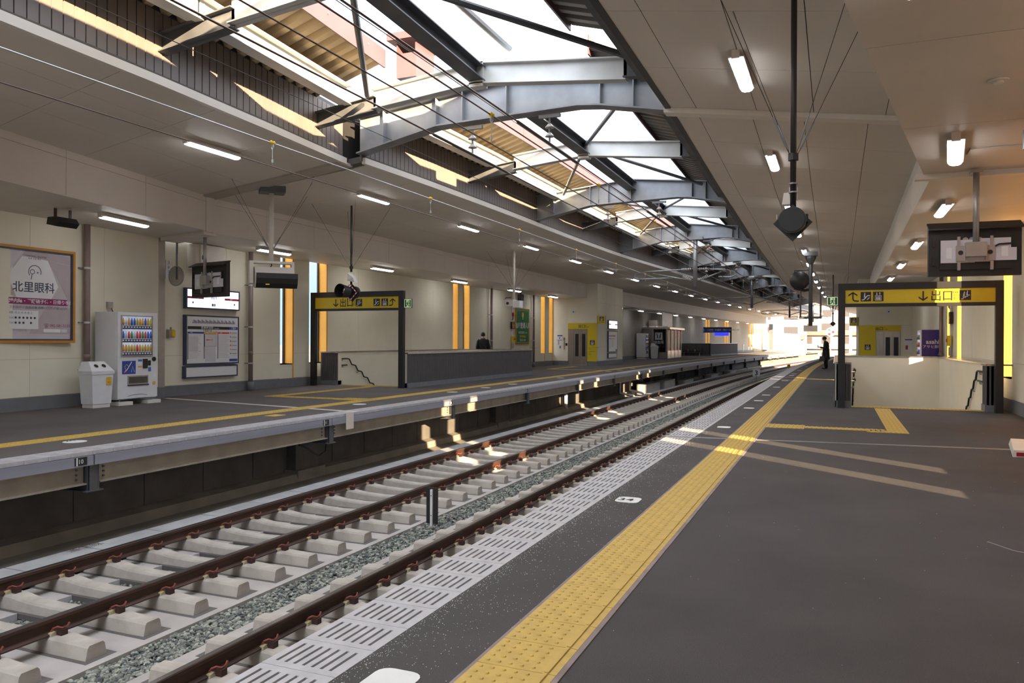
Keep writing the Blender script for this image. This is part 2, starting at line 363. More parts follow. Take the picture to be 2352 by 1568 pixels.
# steel edge: fascia plate, brown beam below, brackets and numbered plates
ed=thing('platform_edge_fascia','blue-grey steel edge beam running along the far platform with black number plates','beam',(EF,5,-.2))
def seg_y(a,b): return [y for y in ys(a,b,3.)]
yy=-8.
k=0
while yy<112:
    y1=yy+4.98
    MB().sweep([(EF+.02,-.175),(EF+.035,-.175),(EF+.035,-.052),(EF+.02,-.052)],ys(yy,y1,2.5),cv).build('fascia_plate','fascia_steel',ed)
    MB().sweep([(EF-.10,-.42),(EF-.02,-.42),(EF-.02,-.405),(EF-.085,-.40),(EF-.085,-.18),(EF-.10,-.18)],ys(yy+.12,y1-.05,2.5),cv).build('brown_beam','girder_brown',ed)
    by=yy+.02; bx=EF+cv(by)
    br=MB().box(bx-.88,bx+.0,by-.07,by-.055,-.5,-.17).box(bx-.88,bx+.0,by+.055,by+.07,-.5,-.17).box(bx-.88,bx+.02,by-.12,by+.12,-.515,-.5).box(bx-.02,bx-.005,by-.07,by+.07,-.5,-.17)
    br.build('bracket','galv_dark',ed)
    if 2<by<30:
        for s in (-.12,.12):
            for q in range(3): MB().tube([(bx-.085,by+s*1.6,-.23-.06*q),(bx-.065,by+s*1.6,-.23-.06*q)],.014,6).build('bolt','galv_dark',ed)
    yy+=5.0
nums=[(6.79,'10'),(11.79,'11'),(16.79,'12'),(21.79,'13'),(26.79,'14'),(31.79,'15'),(36.79,'16')]
for y,s in nums:
    x=EF+.036+cv(y); pl=B(x,x+.004,y-.075,y+.095,-.158,-.058).build('number_plate','black_paint',ed)
    B(x+.004,x+.006,y-.055,y-.038,-.158,-.058).build('stripe','sign_white',pl); text(s,.055,'sign_white',pl,(x+.0055,y-.018,-.134),'x+',bold=.01)
x=EF+.04; B(x,x+.012,12.42,12.66,-.30,.015).build('joint_plate','cream_body',ed)
# wall, kerb and trough below the far platform
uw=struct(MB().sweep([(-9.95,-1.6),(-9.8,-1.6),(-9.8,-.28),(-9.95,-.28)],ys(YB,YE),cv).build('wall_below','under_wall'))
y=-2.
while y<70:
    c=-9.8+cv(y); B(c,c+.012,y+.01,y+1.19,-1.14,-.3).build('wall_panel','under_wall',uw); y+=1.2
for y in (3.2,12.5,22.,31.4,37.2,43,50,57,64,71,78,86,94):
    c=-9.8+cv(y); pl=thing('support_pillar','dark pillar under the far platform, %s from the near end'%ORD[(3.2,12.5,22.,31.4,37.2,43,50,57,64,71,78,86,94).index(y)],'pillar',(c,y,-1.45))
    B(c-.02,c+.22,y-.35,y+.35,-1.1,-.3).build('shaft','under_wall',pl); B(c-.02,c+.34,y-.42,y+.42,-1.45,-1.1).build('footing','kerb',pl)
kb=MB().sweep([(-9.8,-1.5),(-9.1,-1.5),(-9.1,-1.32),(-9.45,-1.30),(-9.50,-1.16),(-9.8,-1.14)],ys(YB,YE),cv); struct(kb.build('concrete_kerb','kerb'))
tr=thing('cable_trough','pale concrete cable trough beside the far rail, lids end to end','trough',(-8.55,5,-1.4))
y=1.; k=0
while y<60:
    c=-8.72+cv(y); m=MB().box(c-.13,c+.36,y+.012,y+.988,-1.36,-1.235); m.box(c-.09,c-.03,y+.2,y+.23,-1.236,-1.232).box(c+.22,c+.3,y+.2,y+.22,-1.236,-1.232)
    m.build('trough_lid','trough',tr); y+=1.
tag(slab('trough_lids','trough',-8.85,-8.36,60.,118.,-1.36,-1.235,tr),kind='stuff')
text('通信線',.12,'pink',tr,(-8.73,6.75,-1.2335),'zr'); 
# ================================================================ track bed
def bed(name,m,x0,x1,z1,y0=YB,y1=140): return struct(slab(name,m,x0,x1,y0,y1,z1-.25,z1))
bed('track_slab','slab',-8.36,-7.72,ZB); bed('track_slab','slab',-6.86,-5.87,ZB); bed('track_slab','slab',-5.36,-4.34,ZB); bed('track_slab','slab',-3.5,-2.2,ZB)
bed('ballast_floor','ballast_floor',-9.2,-2.0,ZB-.07)
# loose stones
def stones(name,label,x0,x1,y0,y1,n,z,sz):
    ph=(1+5**.5)/2; ico=np.array([(-1,ph,0),(1,ph,0),(-1,-ph,0),(1,-ph,0),(0,-1,ph),(0,1,ph),(0,-1,-ph),(0,1,-ph),(ph,0,-1),(ph,0,1),(-ph,0,-1),(-ph,0,1)],float)/1.9
    fc=np.array([(0,11,5),(0,5,1),(0,1,7),(0,7,10),(0,10,11),(1,5,9),(5,11,4),(11,10,2),(10,7,6),(7,1,8),(3,9,4),(3,4,2),(3,2,6),(3,6,8),(3,8,9),(4,9,5),(2,4,11),(6,2,10),(8,6,7),(9,8,1)])
    u=rng.random(n); yv=y0+(y1-y0)*u**1.6; xv=x0+(x1-x0)*rng.random(n); zv=z+rng.random(n)*.035
    sc=sz*(.6+.8*rng.random((n,1,1)))*np.array([1,1,.7])*(.65+.7*rng.random((n,1,3)))
    V=ico[None]*(.75+.5*rng.random((n,12,1))); a=rng.random(n)*6.28; V=V*sc
    ca,sa=np.cos(a)[:,None],np.sin(a)[:,None]; X=V[...,0]*ca-V[...,1]*sa; Y=V[...,0]*sa+V[...,1]*ca
    V=np.stack([X+xv[:,None],Y+yv[:,None],V[...,2]+zv[:,None]],-1).reshape(-1,3)
    F=(fc[None]+12*np.arange(n)[:,None,None]).reshape(-1,3)
    me=bpy.data.meshes.new(name); me.from_pydata(V.tolist(),[],F.tolist())
    for m in ('stone_a','stone_b','stone_c'): me.materials.append(MT[m])
    me.polygons.foreach_set('material_index',np.repeat(rng.choice(3,n,p=[.45,.33,.22]),20).tolist()); me.update()
    o=bpy.data.objects.new(name,me); COL.objects.link(o); return tag(o,label,'gravel',kind='stuff')
stones('ballast_stones','grey crushed stone ballast in the strip between the two tracks',-5.86,-5.37,2.6,40,24000,ZB-.055,.020)
stones('ballast_stones','grey crushed stone ballast between the rails of the far track',-7.70,-6.88,3.0,13,9000,ZB-.08,.020)
stones('ballast_stones','line of loose stones between trough and kerb by the far track',-9.12,-8.86,4.0,16,2600,ZB+.0,.020)
# ================================================================ tracks
RP=[(-.065,0),(.065,0),(.065,.012),(.012,.03),(.009,.10),(.033,.112),(.033,.142),(.026,.15),(-.026,.15),(-.033,.142),(-.033,.112),(-.009,.10),(-.012,.03),(-.065,.012)]
def sl_mesh():
    m=MB(); S=[(-1.30,-.012,.088),(-1.0,-.004,.095),(-.9,0,.10),(-.6,0,.10),(-.35,-.03,.095),(0,-.04,.092),(.35,-.03,.095),(.6,0,.10),(.9,0,.10),(1.0,-.004,.095),(1.30,-.012,.088)]
    vs=[]; fs=[]
    for x,z,w in S: w-=.012; vs += [(x,-.12,-.2),(x,.12,-.2),(x,w+.01,z-.02),(x,w-.008,z),(x,-w+.008,z),(x,-w-.01,z-.02)]
    for j in range(len(S)-1):
        for i in range(6): k=(i+1)%6; fs.append((j*6+i,(j+1)*6+i,(j+1)*6+k,j*6+k))
    e=(len(S)-1)*6; fs += [tuple(range(6)),tuple(e+i for i in range(5,-1,-1))]
    m.add(vs,fs); m.mi(1).box(-1.36,1.36,-.155,.165,-.19,-.1355); return m.mesh('sleeper',['sleeper','under_pad'])
s_me=sl_mesh()
cl=MB(); cl.box(.075,.135,-.03,.035,0,.055)
cl.mi(1).tube([(.03,-.05,.035),(.05,-.045,.062),(.085,-.03,.078),(.115,-.005,.064),(.11,.03,.06),(.10,.06,.062),(.09,.085,.082)],.0095,5)
cl.mi(2).hexa([(.02,-.085,.0),(.075,-.085,0),(.075,-.03,0),(.02,-.03,0),(.03,-.08,.028),(.07,-.08,.026),(.07,-.035,.035),(.03,-.035,.035)])
c_me=cl.mesh('rail_clip',['clip_block','clip_rod','clip_pad'])
def track(label,cx,y0,nclip):
    T=thing('railway_track',label,'railway track',(cx,5,ZR-.15))
    for s in (-.75,.75):
        r=MB(); prof=[(cx+s+a,ZR-.15+b) for a,b in RP]; r.sweep(prof,ys(YB,138,3),cv)
        n=len(RP); 
        for q in range(len(r.f)):
            if q%n==7: r.m[q]=1
        r.build('rail',['rail_side','rail_top'],T)
    st=MB(); i=0
    while True:
        y=y0+.615*i; 
        if y>134: break
        c=cx+cv(y); so=inst(s_me,'sleeper',T,(c,y,ZR-.152)); i+=1
        if 2.5<y<2.5+nclip*.615:
            for s in (-.75,.75):
                inst(c_me,'rail_clip',so,(c+s+.012,y,ZR-.152)); inst(c_me,'rail_clip',so,(c+s-.012,y,ZR-.152),math.pi)
        elif y>2:
            for s in (-.75,.75):
                for d in (-1,1): st.box(c+s+min(d*.07,d*.145),c+s+max(d*.07,d*.145),y-.05,y+.06,ZR-.155,ZR-.085)
    tag(st.build('rail_clips','clip_block',T),kind='stuff')
    return T
tf=track('railway track beside the far platform, both brown rails in view',TF,-1.86,34)
tn=track('railway track beside the near platform, its far rail in view',TN,-1.34,34)
# grey end plates of the slab between the sleepers (inner edge)
for x in (-7.72,-6.86):
    y=-1.86+.615*8; lm=B(-.012,.012,.16,.455,-.09,.006).mesh('slab_lip',['trough'])
    for i in range(26): inst(lm,'slab_lip',tf,(x,y,ZB)); y+=.615
# lineside post between the tracks
ps=thing('lineside_post','black lineside board on a white post in the ballast strip','post',(-5.67,10.43,-1.45))
B(-5.69,-5.655,10.40,10.43,-1.5,-.86).build('post','white_paint',ps); B(-5.77,-5.575,10.43,10.445,-1.38,-.83).build('board','black_paint',ps)
for z in (-.95,-1.25): MB().tube([(-5.672,10.395,z),(-5.672,10.401,z)],.008,6).build('bolt','black_paint',ps)
STOPA=(-5.05,55.5); STOPB=(-4.0,75.)
# distance number post near the bend
for (x,y,lab,m,s) in ((STOPA[0],STOPA[1],'white number 3 stop marker standing between the tracks','white_paint','3'),(STOPB[0],STOPB[1],'small orange stop marker between the tracks further down the line','hang_yellow','')):
    q=thing('stop_marker',lab,'marker',(x,y,-1.43)); B(x-.03,x+.03,y,y+.05,-1.5,-.9).build('post','galv',q); k=.24 if s else .14; pl=B(x-k,x+k,y-.03,y,-.98,-.98+2*k).build('plate',m,q)
    if s: text(s,.34,'black_paint',pl,(x,y-.034,-.91),'y-','C',bold=.02)
# white drain pipes and boxes under the far platform edge
def pipe(name,label,pts,r,m='white_body',group=None):
    t=thing(name,label,'pipe',pts[-1],group); MB().tube(pts,r,10).build('pipe',m,t,True); 
    for p,q in ((pts[0],pts[1]),(pts[-2],pts[-1])):
        d=(Vector(q)-Vector(p)).normalized(); e=Vector(pts[0]) if p is pts[0] else Vector(pts[-1])
        MB().tube([e-d*.03,e+d*.03],r*1.2,10).build('collar',m,t,True)
    return t
pipe('drain_pipe','white drain pipe standing alone under the far platform edge',[(-9.55,28.2,-.35),(-9.55,28.2,-1.28)],.07)
pipe('drain_pipe','left one of two white bent drain pipes under the far platform edge',[(-9.4,35.7,-.42),(-9.4,35.7,-1.05),(-9.0,36.0,-1.16),(-8.95,36.4,-1.22),(-8.95,36.7,-1.3)],.06)
pipe('drain_pipe','right one of two white bent drain pipes under the far platform edge',[(-9.4,37.6,-.42),(-9.4,37.6,-1.02),(-9.0,37.9,-1.14),(-8.95,38.3,-1.2),(-8.95,38.6,-1.3)],.06)
for i,(y0,y1,z1) in enumerate(((38.9,42.2,-.84),(43.2,46.2,-.86),(49.,52,-1.1),(58,61.5,-1.1),(66,70,-1.1))):
    c=cv(y0); o=thing('equipment_box','grey concrete box on the trackside under the far platform, %s from the near end'%ORD[i],'box',(-9.1+c,y0,-1.43))
    B(-9.4+c,-8.9+c,y0,y1,-1.43,z1).build('body','concrete',o); B(-9.42+c,-8.88+c,y0-.03,y1+.03,z1,z1+.03).build('lid','concrete',o)
cab=thing('cable_loop','black cable loop hanging below the far platform edge beside the joint plate','cable',(-9.0,12.1,-.6))
MB().tube([(-9.0,11.5,-.5),(-9.0,11.8,-.62),(-9.0,12.1,-.78),(-9.0,12.3,-.72),(-9.0,12.35,-.5)],.018,6).build('cable','black_paint',cab)
# ================================================================ walls
def wallL(y): return -13.75-.085*y if y<14. else -15.1+cv(y)
def wall_run(name,fx,s,y0,y1,slits,zt,pw=1.82,depth=.33,detail=(0,60),mname='wall',base=True,slitdata=None):
    """s=+1: the face looks to +x"""
    iv=[]; a=y0
    for (p,q) in slits: iv.append((a,p)); a=q
    iv.append((a,y1)); mb=MB(); panels=[]; bs=MB()
    def seg(m,ya,yb,z0,z1,o0,o1):
        xs=[fx(ya+1e-4)-s*o0,fx(ya+1e-4)-s*o1,fx(yb-1e-4)-s*o1,fx(yb-1e-4)-s*o0]; Y=[ya,ya,yb,yb]
        m.hexa([(xs[i],Y[i],z0) for i in range(4)]+[(xs[i],Y[i],z1) for i in range(4)])
    for ya,yb in iv:
        for u,v in zip(ys(ya,yb,6.)[:-1],ys(ya,yb,6.)[1:]): seg(mb,u,v,-.02,zt,.0,depth)
        n=max(1,round((yb-ya)/pw)); st=(yb-ya)/n
        for i in range(n):
            if detail[0]<=ya+i*st<=detail[1]:
                for z0,z1 in ((.262,1.0),(1.0,zt)): panels.append((ya+i*st+.003,ya+(i+1)*st-.003,z0+.003,z1-.003))
        for u,v in zip(ys(ya,yb,6.)[:-1],ys(ya,yb,6.)[1:]): seg(bs,u,v,0,.25,-.03,.05)
    for (p,q) in slits: seg(mb,p,q,-.02,.69,.02,depth); seg(bs,p,q,0,.25,-.03,.05)
    w=struct(mb.build(name,'wall_joint'))
    for ya,yb,z0,z1 in panels:
        m=MB(); seg(m,ya,yb,z0,z1,-.012,0.); m.build('wall_panel',mname,w)
    for (p,q) in slits:
        m=MB(); seg(m,p,q,.25,.69,.0,.02); m.build('wall_panel',mname,w)
    if base: struct(bs.build('baseboard_'+name.split('_')[1],'base_grey'))
    # tall slit windows with coloured reveals
    for k,(p,q) in enumerate(slits):
        wn=struct(thing('window_%d'%(len([o for o in bpy.data.objects if o.name.startswith('window_') and o.parent is None])+1),None,None,(fx(p),p,.69)))
        m=MB(); seg(m,q-.012,q,.69,zt,-.014,depth); seg(m,q,q+.05,.25,zt,-.016,0.); m.build('reveal','orange',wn)
        m=MB(); seg(m,p,p+.012,.69,zt,-.0,depth); m.build('reveal','orange',wn)
        m=MB(); seg(m,p,q,.665,.69,-.0,depth); m.build('window_sill','pipe_brown',wn)
        m=MB(); seg(m,p+.012,q-.012,.70,zt-.02,depth-.03,depth-.02); m.build('pane','glass',wn)
        m=MB(); seg(m,q-.07,q-.02,.69,zt,depth-.06,depth-.01); seg(m,p+.012,p+.03,.69,zt,depth-.06,depth-.01); seg(m,p,q,zt-.04,zt,depth-.06,depth-.01); m.build('window_frame','black',wn)
    return w
ZS=3.82
wall_run('wall_left',wallL,1,YB,14.0,[],ZS+.3,detail=(3,14))
SL=[(18.4,18.97),(19.76,20.65),(29.53,30.0),(30.5,31.15),(40.1,40.72),(41.4,41.95),(70.,70.6),(85,85.6),(86.2,86.8),(94,94.6),(95.3,95.9),(107,107.5),(108.6,109.2)]
wall_run('wall_left',wallL,1,14.0,110.,SL,ZS+.3,detail=(14,50))
cvr=struct(MB().box(-15.1,-14.90,13.80,13.985,.25,ZS).build('joint_cover_strip','grey_metal'))
def wallR(y): return 3.3+cv(y)
SR=[(5.75,6.62),(7.18,8.05),(11.2,11.63),(12.6,13.03),(16.4,17.25),(18.45,19.34),(25.4,26.2),(27.6,28.4)]  # the narrow pair is unseen, added so its sunlit reveals warm the soffit
wall_run('wall_right',wallR,-1,YB,75.,SR,4.9,detail=(12,42),depth=.5)
# ================================================================ ceilings
def bulkL(y): return max(-11.75-.221*(y-7.87),-12.95) if y<13.3 else -13.05+cv(y)
def edgeL(y): return poly(y,[(-30,-8.4),(5.7,-8.5),(7.46,-8.57),(10.2,-8.76),(12.95,-9.02)]) if y<13.0 else poly(y,[(13.0,-8.66),(15.8,-8.54),(19.3,-8.47),(25,-8.47),(31.8,-8.30),(38.9,-7.75),(49.5,-7.05),(65,-6.1),(83,-4.6),(110,-1.4)])
def edgeR(y): return poly(y,[(-30,-2.3),(7.5,-2.33),(11.9,-2.36),(17.8,-2.52),(31.6,-2.78),(50.6,-2.95),(70,-2.2),(95,.2)])
def bulkR(y): return poly(y,[(-30,-1.),(-.5,-1.),(5.63,.03),(11.96,1.09)]) if y<11.97 else poly(y,[(12,1.2),(16.5,1.24),(24.4,1.33),(34,1.38),(50,1.6)])
ZE,ZT=4.92,4.60; ZER,ZTR=4.93,4.45
def cpanels(parent,fa,za,fb,zb,cols,rows,skew,m,name='ceiling_panel',gap=.005):
    for r0,r1 in zip(rows[:-1],rows[1:]):
        for c0,c1 in zip(cols[:-1],cols[1:]):
            def P(t,y,d):
                a,b=fa(y),fb(y+skew); return (a+(b-a)*t,y+skew*t,za+(zb-za)*t+d)
            tt0,tt1=c0+.0012,c1-.0012
            q=[P(tt0,r0+gap,0),P(tt1,r0+gap,0),P(tt1,r1-gap,0),P(tt0,r1-gap,0)]
            MB().hexa(q+[(a,b,c+.02) for a,b,c in q]).build(name,m,parent)
def cback(fa,za,fb,zb,y0,y1,skew,name,m='ceil_back',st=3.,th=.12,off=.021):
    mb=MB(); Y=ys(y0,y1,st)
    for a,b in zip(Y[:-1],Y[1:]):
        p=[(fa(a+1e-4),a,za+off),(fb(a+1e-4+skew),a+skew,zb+off),(fb(b-1e-4+skew),b+skew,zb+off),(fa(b-1e-4),b,za+off)]
        mb.hexa(p+[(x,y,z+th) for x,y,z in p])
    return struct(mb.build(name,m))
def rows(a,b,st): n=max(1,round((b-a)/st)); return [a+(b-a)*i/n for i in range(n+1)]
SK=.45
c1=cback(edgeL,ZE,bulkL,ZT,YB,12.8,SK,'ceiling_left'); cpanels(c1,edgeL,ZE,bulkL,ZT,[0,.33,.66,1],rows(-5.2,12.75,1.8),SK,'ceil')
c2=cback(edgeL,ZE,bulkL,ZT,13.05,108.,SK,'ceiling_left'); cpanels(c2,edgeL,ZE,bulkL,ZT,[0,.33,.66,1],rows(13.25,64,1.8),SK,'ceil'); cpanels(c2,edgeL,ZE,bulkL,ZT,[0,1],rows(64,108,4),SK,'ceil')
c3=cback(edgeR,ZER,lambda y:1.5,ZTR,YB,11.7,.35,'ceiling_right'); CR=[0,.11,.33,.53,.77,1]
cpanels(c3,edgeR,ZER,lambda y:1.5,ZTR,CR,rows(-3.,11.65,1.8),.35,'ceil')
c4=cback(edgeR,ZER,lambda y:bulkR(y)+.05,ZTR,11.8,96.,.35,'ceiling_right'); cpanels(c4,edgeR,ZER,lambda y:bulkR(y)+.03,ZTR,CR,rows(11.9,60,1.8),.35,'ceil'); cpanels(c4,edgeR,ZER,lambda y:bulkR(y)+.03,ZTR,[0,1],rows(60,96,4),.35,'ceil')
# cover strips over the expansion joint in the ceilings
def bar(name,m,a,b,w,h,parent=None):
    a,b=Vector(a),Vector(b); q=Vector((0,w,0)); u=Vector((0,0,h)); return MB().hexa([a,b,b+q,a+q,a+u,b+u,b+q+u,a+q+u]).build(name,m,parent)
struct(bar('trim_1','joint_grey',(-9.0,12.74,ZE-.04),(-13.05,13.2,ZT-.04),.42,.06)); struct(bar('trim_2','offwhite',(-2.42,11.66,ZER-.07),(1.5,12.0,ZTR-.07),.22,.09))
# bulkheads and low soffits
def bulkhead(parent,fx,s,y0,y1,z0,zj,z1,pw,m):
    for a,b in zip(rows(y0,y1,pw)[:-1],rows(y0,y1,pw)[1:]):
        for p,q in ((z0,zj),(zj,z1)):
            X=[fx(a+.004),fx(b-.004)]; MB().hexa([(X[0],a+.004,p+.003),(X[0]-s*.02,a+.004,p+.003),(X[1]-s*.02,b-.004,p+.003),(X[1],b-.004,p+.003),(X[0],a+.004,q-.003),(X[0]-s*.02,a+.004,q-.003),(X[1]-s*.02,b-.004,q-.003),(X[1],b-.004,q-.003)]).build('bulkhead_panel',m,parent)
def bback(fx,s,y0,y1,zz0,z1,name):
    mb=MB(); Y=ys(y0,y1,3.)
    for a,b in zip(Y[:-1],Y[1:]):
        A,Bx=fx(a+1e-4)-s*.021,fx(b-1e-4)-s*.021; z0=zz0+.03; mb.hexa([(A,a,z0),(A-s*.1,a,z0),(Bx-s*.1,b,z0),(Bx,b,z0),(A,a,z1),(A-s*.1,a,z1),(Bx-s*.1,b,z1),(Bx,b,z1)])
    return struct(mb.build(name,'wall_joint'))
bk=bback(bulkL,1,YB,13.3,ZS,ZT+.3,'bulkhead_left'); bulkhead(bk,bulkL,1,1.0,13.3,ZS,4.47,ZT+.08,2.05,'bulk')
bk=bback(bulkL,1,13.3,42.,ZS,ZT+.3,'bulkhead_left'); bulkhead(bk,bulkL,1,13.5,42.,ZS,4.45,ZT+.06,1.9,'bulk')
bk=bback(bulkL,1,47.6,108.,ZS-.1,ZT+.3,'bulkhead_left'); bulkhead(bk,bulkL,1,47.6,108.,ZS-.1,4.4,ZT+.06,3.8,'bulk')
bk=bback(bulkR,-1,12.0,41.5,3.7,ZTR+.2,'bulkhead_right'); bulkhead(bk,bulkR,-1,12.0,41.5,3.7,4.3,ZTR+.08,3.7,'offwhite')
bk=bback(bulkR,-1,YB,11.96,3.7,ZTR+.2,'bulkhead_right'); bulkhead(bk,bulkR,-1,-.5,11.96,3.7,4.3,ZTR+.08,3.1,'offwhite')
def soff(name,fa,fb,y0,y1,z,m,pw,ia=0.,ib=0.):
    o=cback(lambda y:fa(y)+ia,z+.001,lambda y:fb(y)+ib,z+.001,y0,y1,0,name); cpanels(o,fa,z,fb,z,[0,1],rows(max(y0,-4),y1,pw),0,m,'soffit_panel'); return o
soff('soffit_left',bulkL,lambda y:wallL(y)-.02,YB,13.6,ZS,'soffit',3.6,-.06); soff('soffit_left',bulkL,lambda y:wallL(y)-.02,13.6,42.,ZS,'soffit',3.7,-.06); soff('soffit_left',bulkL,lambda y:wallL(y)-.02,47.6,108.,ZS-.1,'soffit',4.,-.06)
soff('soffit_right',lambda y:wallR(y)+.02,bulkR,YB,11.95,3.7,'soffit',2.9,0,.06); soff('soffit_right',lambda y:wallR(y)+.02,bulkR,12.0,42.,3.7,'soffit',2.9,0,.06)
struct(B(.98,3.35,11.9,12.02,3.63,3.70).build('trim_3','offwhite')); struct(MB().hexa([(-12.97,13.25,3.74),(-12.97,13.62,3.74),(-14.8,14.3,3.74),(-14.8,13.75,3.74),(-12.97,13.25,3.825),(-12.97,13.62,3.825),(-14.8,14.3,3.825),(-14.8,13.75,3.825)]).build('trim_4','bulk'))
struct(B(-13.06,-12.93,13.28,13.52,3.80,ZT+.05).build('trim_5','bulk'))
# small edge trims at the track side of the ceilings
def edgetrim(fx,s,z,y0,y1,name,m):
    mb=MB(); Y=ys(y0,y1,2.5)
    for a,b in zip(Y[:-1],Y[1:]):
        A,Bx=fx(a+1e-4),fx(b-1e-4); mb.hexa([(A+s*.03,a,z-.02),(A-s*.05,a,z-.02),(Bx-s*.05,b,z-.02),(Bx+s*.03,b,z-.02),(A+s*.03,a,z+.1),(A-s*.05,a,z+.1),(Bx-s*.05,b,z+.1),(Bx+s*.03,b,z+.1)])
    struct(mb.build(name,m))
edgetrim(edgeL,1,ZE,YB,12.95,'trim_6','soffit'); edgetrim(edgeL,1,ZE,13.05,108,'trim_7','soffit'); edgetrim(edgeR,-1,ZER,YB,96,'trim_8','black')
# ================================================================ ribbed cladding above the ceilings
for (y0,y1) in ((-6.,12.98),(12.98,108.)):
    mb=MB(); Y=ys(y0,y1,2.)
    for a,b in zip(Y[:-1],Y[1:]):
        A,Bx=edgeL(a+1e-4)-.06,edgeL(b-1e-4)-.06; mb.hexa([(A,a,ZE),(A-.08,a,ZE),(Bx-.08,b,ZE),(Bx,b,ZE),(A,a,6.0),(A-.08,a,6.0),(Bx-.08,b,6.0),(Bx,b,6.0)])
    cw=struct(mb.build('cladding_left','black')); y=y0+.02; st=MB()
    while y<y1-.2:
        X=[edgeL(y+.006)-.03,edgeL(y+.144)-.03]; v=[(X[0],y+.006,ZE+.03),(X[0]-.03,y,ZE+.03),(X[1]-.03,y+.15,ZE+.03),(X[1],y+.144,ZE+.03)]; m=MB() if y<24 else st
        m.hexa(v+[(a,b,5.92) for a,b,c in v])
        if y<24: m.build('cladding_board','clad',cw)
        y+=.156
    if st.v: tag(st.build('cladding_boards','clad',cw),kind='stuff')
mb=MB(); Y=ys(YB,96.,2.5)
for a,b in zip(Y[:-1],Y[1:]):
    A,Bx=edgeR(a)+.08,edgeR(b)+.08; mb.hexa([(A,a,ZER),(A+.08,a,ZER),(Bx+.08,b,ZER),(Bx,b,ZER),(A,a,6.5),(A+.08,a,6.5),(Bx+.08,b,6.5),(Bx,b,6.5)])
    mb.hexa([(A,a,6.5),(4.4+cv(a),a,5.2),(4.4+cv(b),b,5.2),(Bx,b,6.5),(A,a,6.6),(4.4+cv(a),a,5.3),(4.4+cv(b),b,5.3),(Bx,b,6.6)])
struct(mb.build('cladding_right','black'))  # shade under the right eaves is put into the black colour
struct(MB().sweep([(3.62,-1),(3.75,-1),(4.4,5.2),(3.62,5.2)],[YB,YB+1]).build('wall_end','wall'))
# ================================================================ roof steel over the tracks
def mid(y): return (edgeL(y)+edgeR(y))/2
def ztop(x,y): return 6.10-.10*abs(x-mid(y))
def plate_xz(m,pts,y,t): m.prism([(x,y,z) for x,z in pts],(0,-t/2,0),(0,t/2,0))
def flange(m,pts,y,w,t):
    for (x0,z0),(x1,z1) in zip(pts[:-1],pts[1:]):
        m.hexa([(x0,y-w/2,z0),(x1,y-w/2,z1),(x1,y+w/2,z1),(x0,y+w/2,z0),(x0,y-w/2,z0+t),(x1,y-w/2,z1+t),(x1,y+w/2,z1+t),(x0,y+w/2,z0+t)])
def main_girder(y,i):
    xl,xr,c=edgeL(y)-.05,edgeR(y)+.1,mid(y); G=thing('roof_girder','deep haunched steel roof girder spanning the tracks, %s from the camera'%ORD[i],'girder',(c,y,5.1),'main roof girders')
    top=[(xl,ztop(xl,y)),(c,6.10),(xr,ztop(xr,y))]; bot=[(xl,5.06),(xl+1.75,5.42),(c-.1,5.46),(c+1.35,5.50),(c+1.75,5.46),(xr,5.18)]
    w=MB(); plate_xz(w,top+bot[::-1],y,.02); w.build('web','galv',G)
    f=MB(); flange(f,top,y,.30,.028); f.build('top_flange','galv',G); f=MB(); flange(f,bot,y,.30,.028); f.build('bottom_flange','galv',G)
    for x in (xl+.6,xl+1.75,xl+2.3,c,c+1.75,xr-.9,xr-.35):
        zb=poly(x,bot); m=MB().box(x-.007,x+.007,y-.13,y+.13,zb,ztop(x,y)); m.build('stiffener','galv',G)
    return G
def sec_girder(y,i,lab=None):
    xl,xr,c=edgeL(y)-.05,edgeR(y)+.05,mid(y); G=thing('roof_rafter',lab or 'slim steel roof rafter spanning the tracks, %s from the camera'%ORD[i],'girder',(c,y,5.5),'slim roof rafters')
    a,b=xl+1.25,xr-.75; d=.34
    for side,(p,q) in (('l',(a,c)),('r',(c,b))):
        w=MB(); plate_xz(w,[(p,ztop(p,y)),(q,ztop(q,y)),(q,ztop(q,y)-d),(p,ztop(p,y)-d)],y,.016); w.build('web','galv_light',G)
        f=MB(); flange(f,[(p,ztop(p,y)),(q,ztop(q,y))],y,.2,.02); flange(f,[(p,ztop(p,y)-d),(q,ztop(q,y)-d)],y,.2,.02); f.build('flange','galv_light',G)
    B(c-.13,c+.13,y-.1,y+.1,5.70,6.12).build('node','galv_light',G)
    m=MB(); plate_xz(m,[(xl-.02,5.62),(a+.05,5.78),(a+.05,5.52),(xl-.02,5.36)],y,.016); flange(m,[(xl-.02,5.62),(a+.05,5.78)],y,.18,.018); flange(m,[(xl-.02,5.36),(a+.05,5.52)],y,.18,.018); m.build('bracket','galv_dark',G)
    m=MB(); plate_xz(m,[(b-.05,5.85),(xr,5.78),(xr,5.5),(b-.05,5.55)],y,.016); flange(m,[(b-.05,5.85),(xr,5.78)],y,.16,.018); flange(m,[(b-.05,5.55),(xr,5.5)],y,.16,.018); m.build('bracket','galv_dark',G)
    return G
MY=[13.0+9.25*i for i in range(9)]; SY=[17.55+9.25*i for i in range(8)]
sec_girder(8.05,0,'slim steel rafter crossing the top left corner of the view'); sec_girder(3.9,0,'slim steel rafter above and behind the top left corner'); main_girder(-1.,9)
a=sec_girder(11.95,0,'steel rafter beside the deep girder at the roof expansion joint')
for i,y in enumerate(MY): main_girder(y,i)
for i,y in enumerate(SY): sec_girder(y,i)
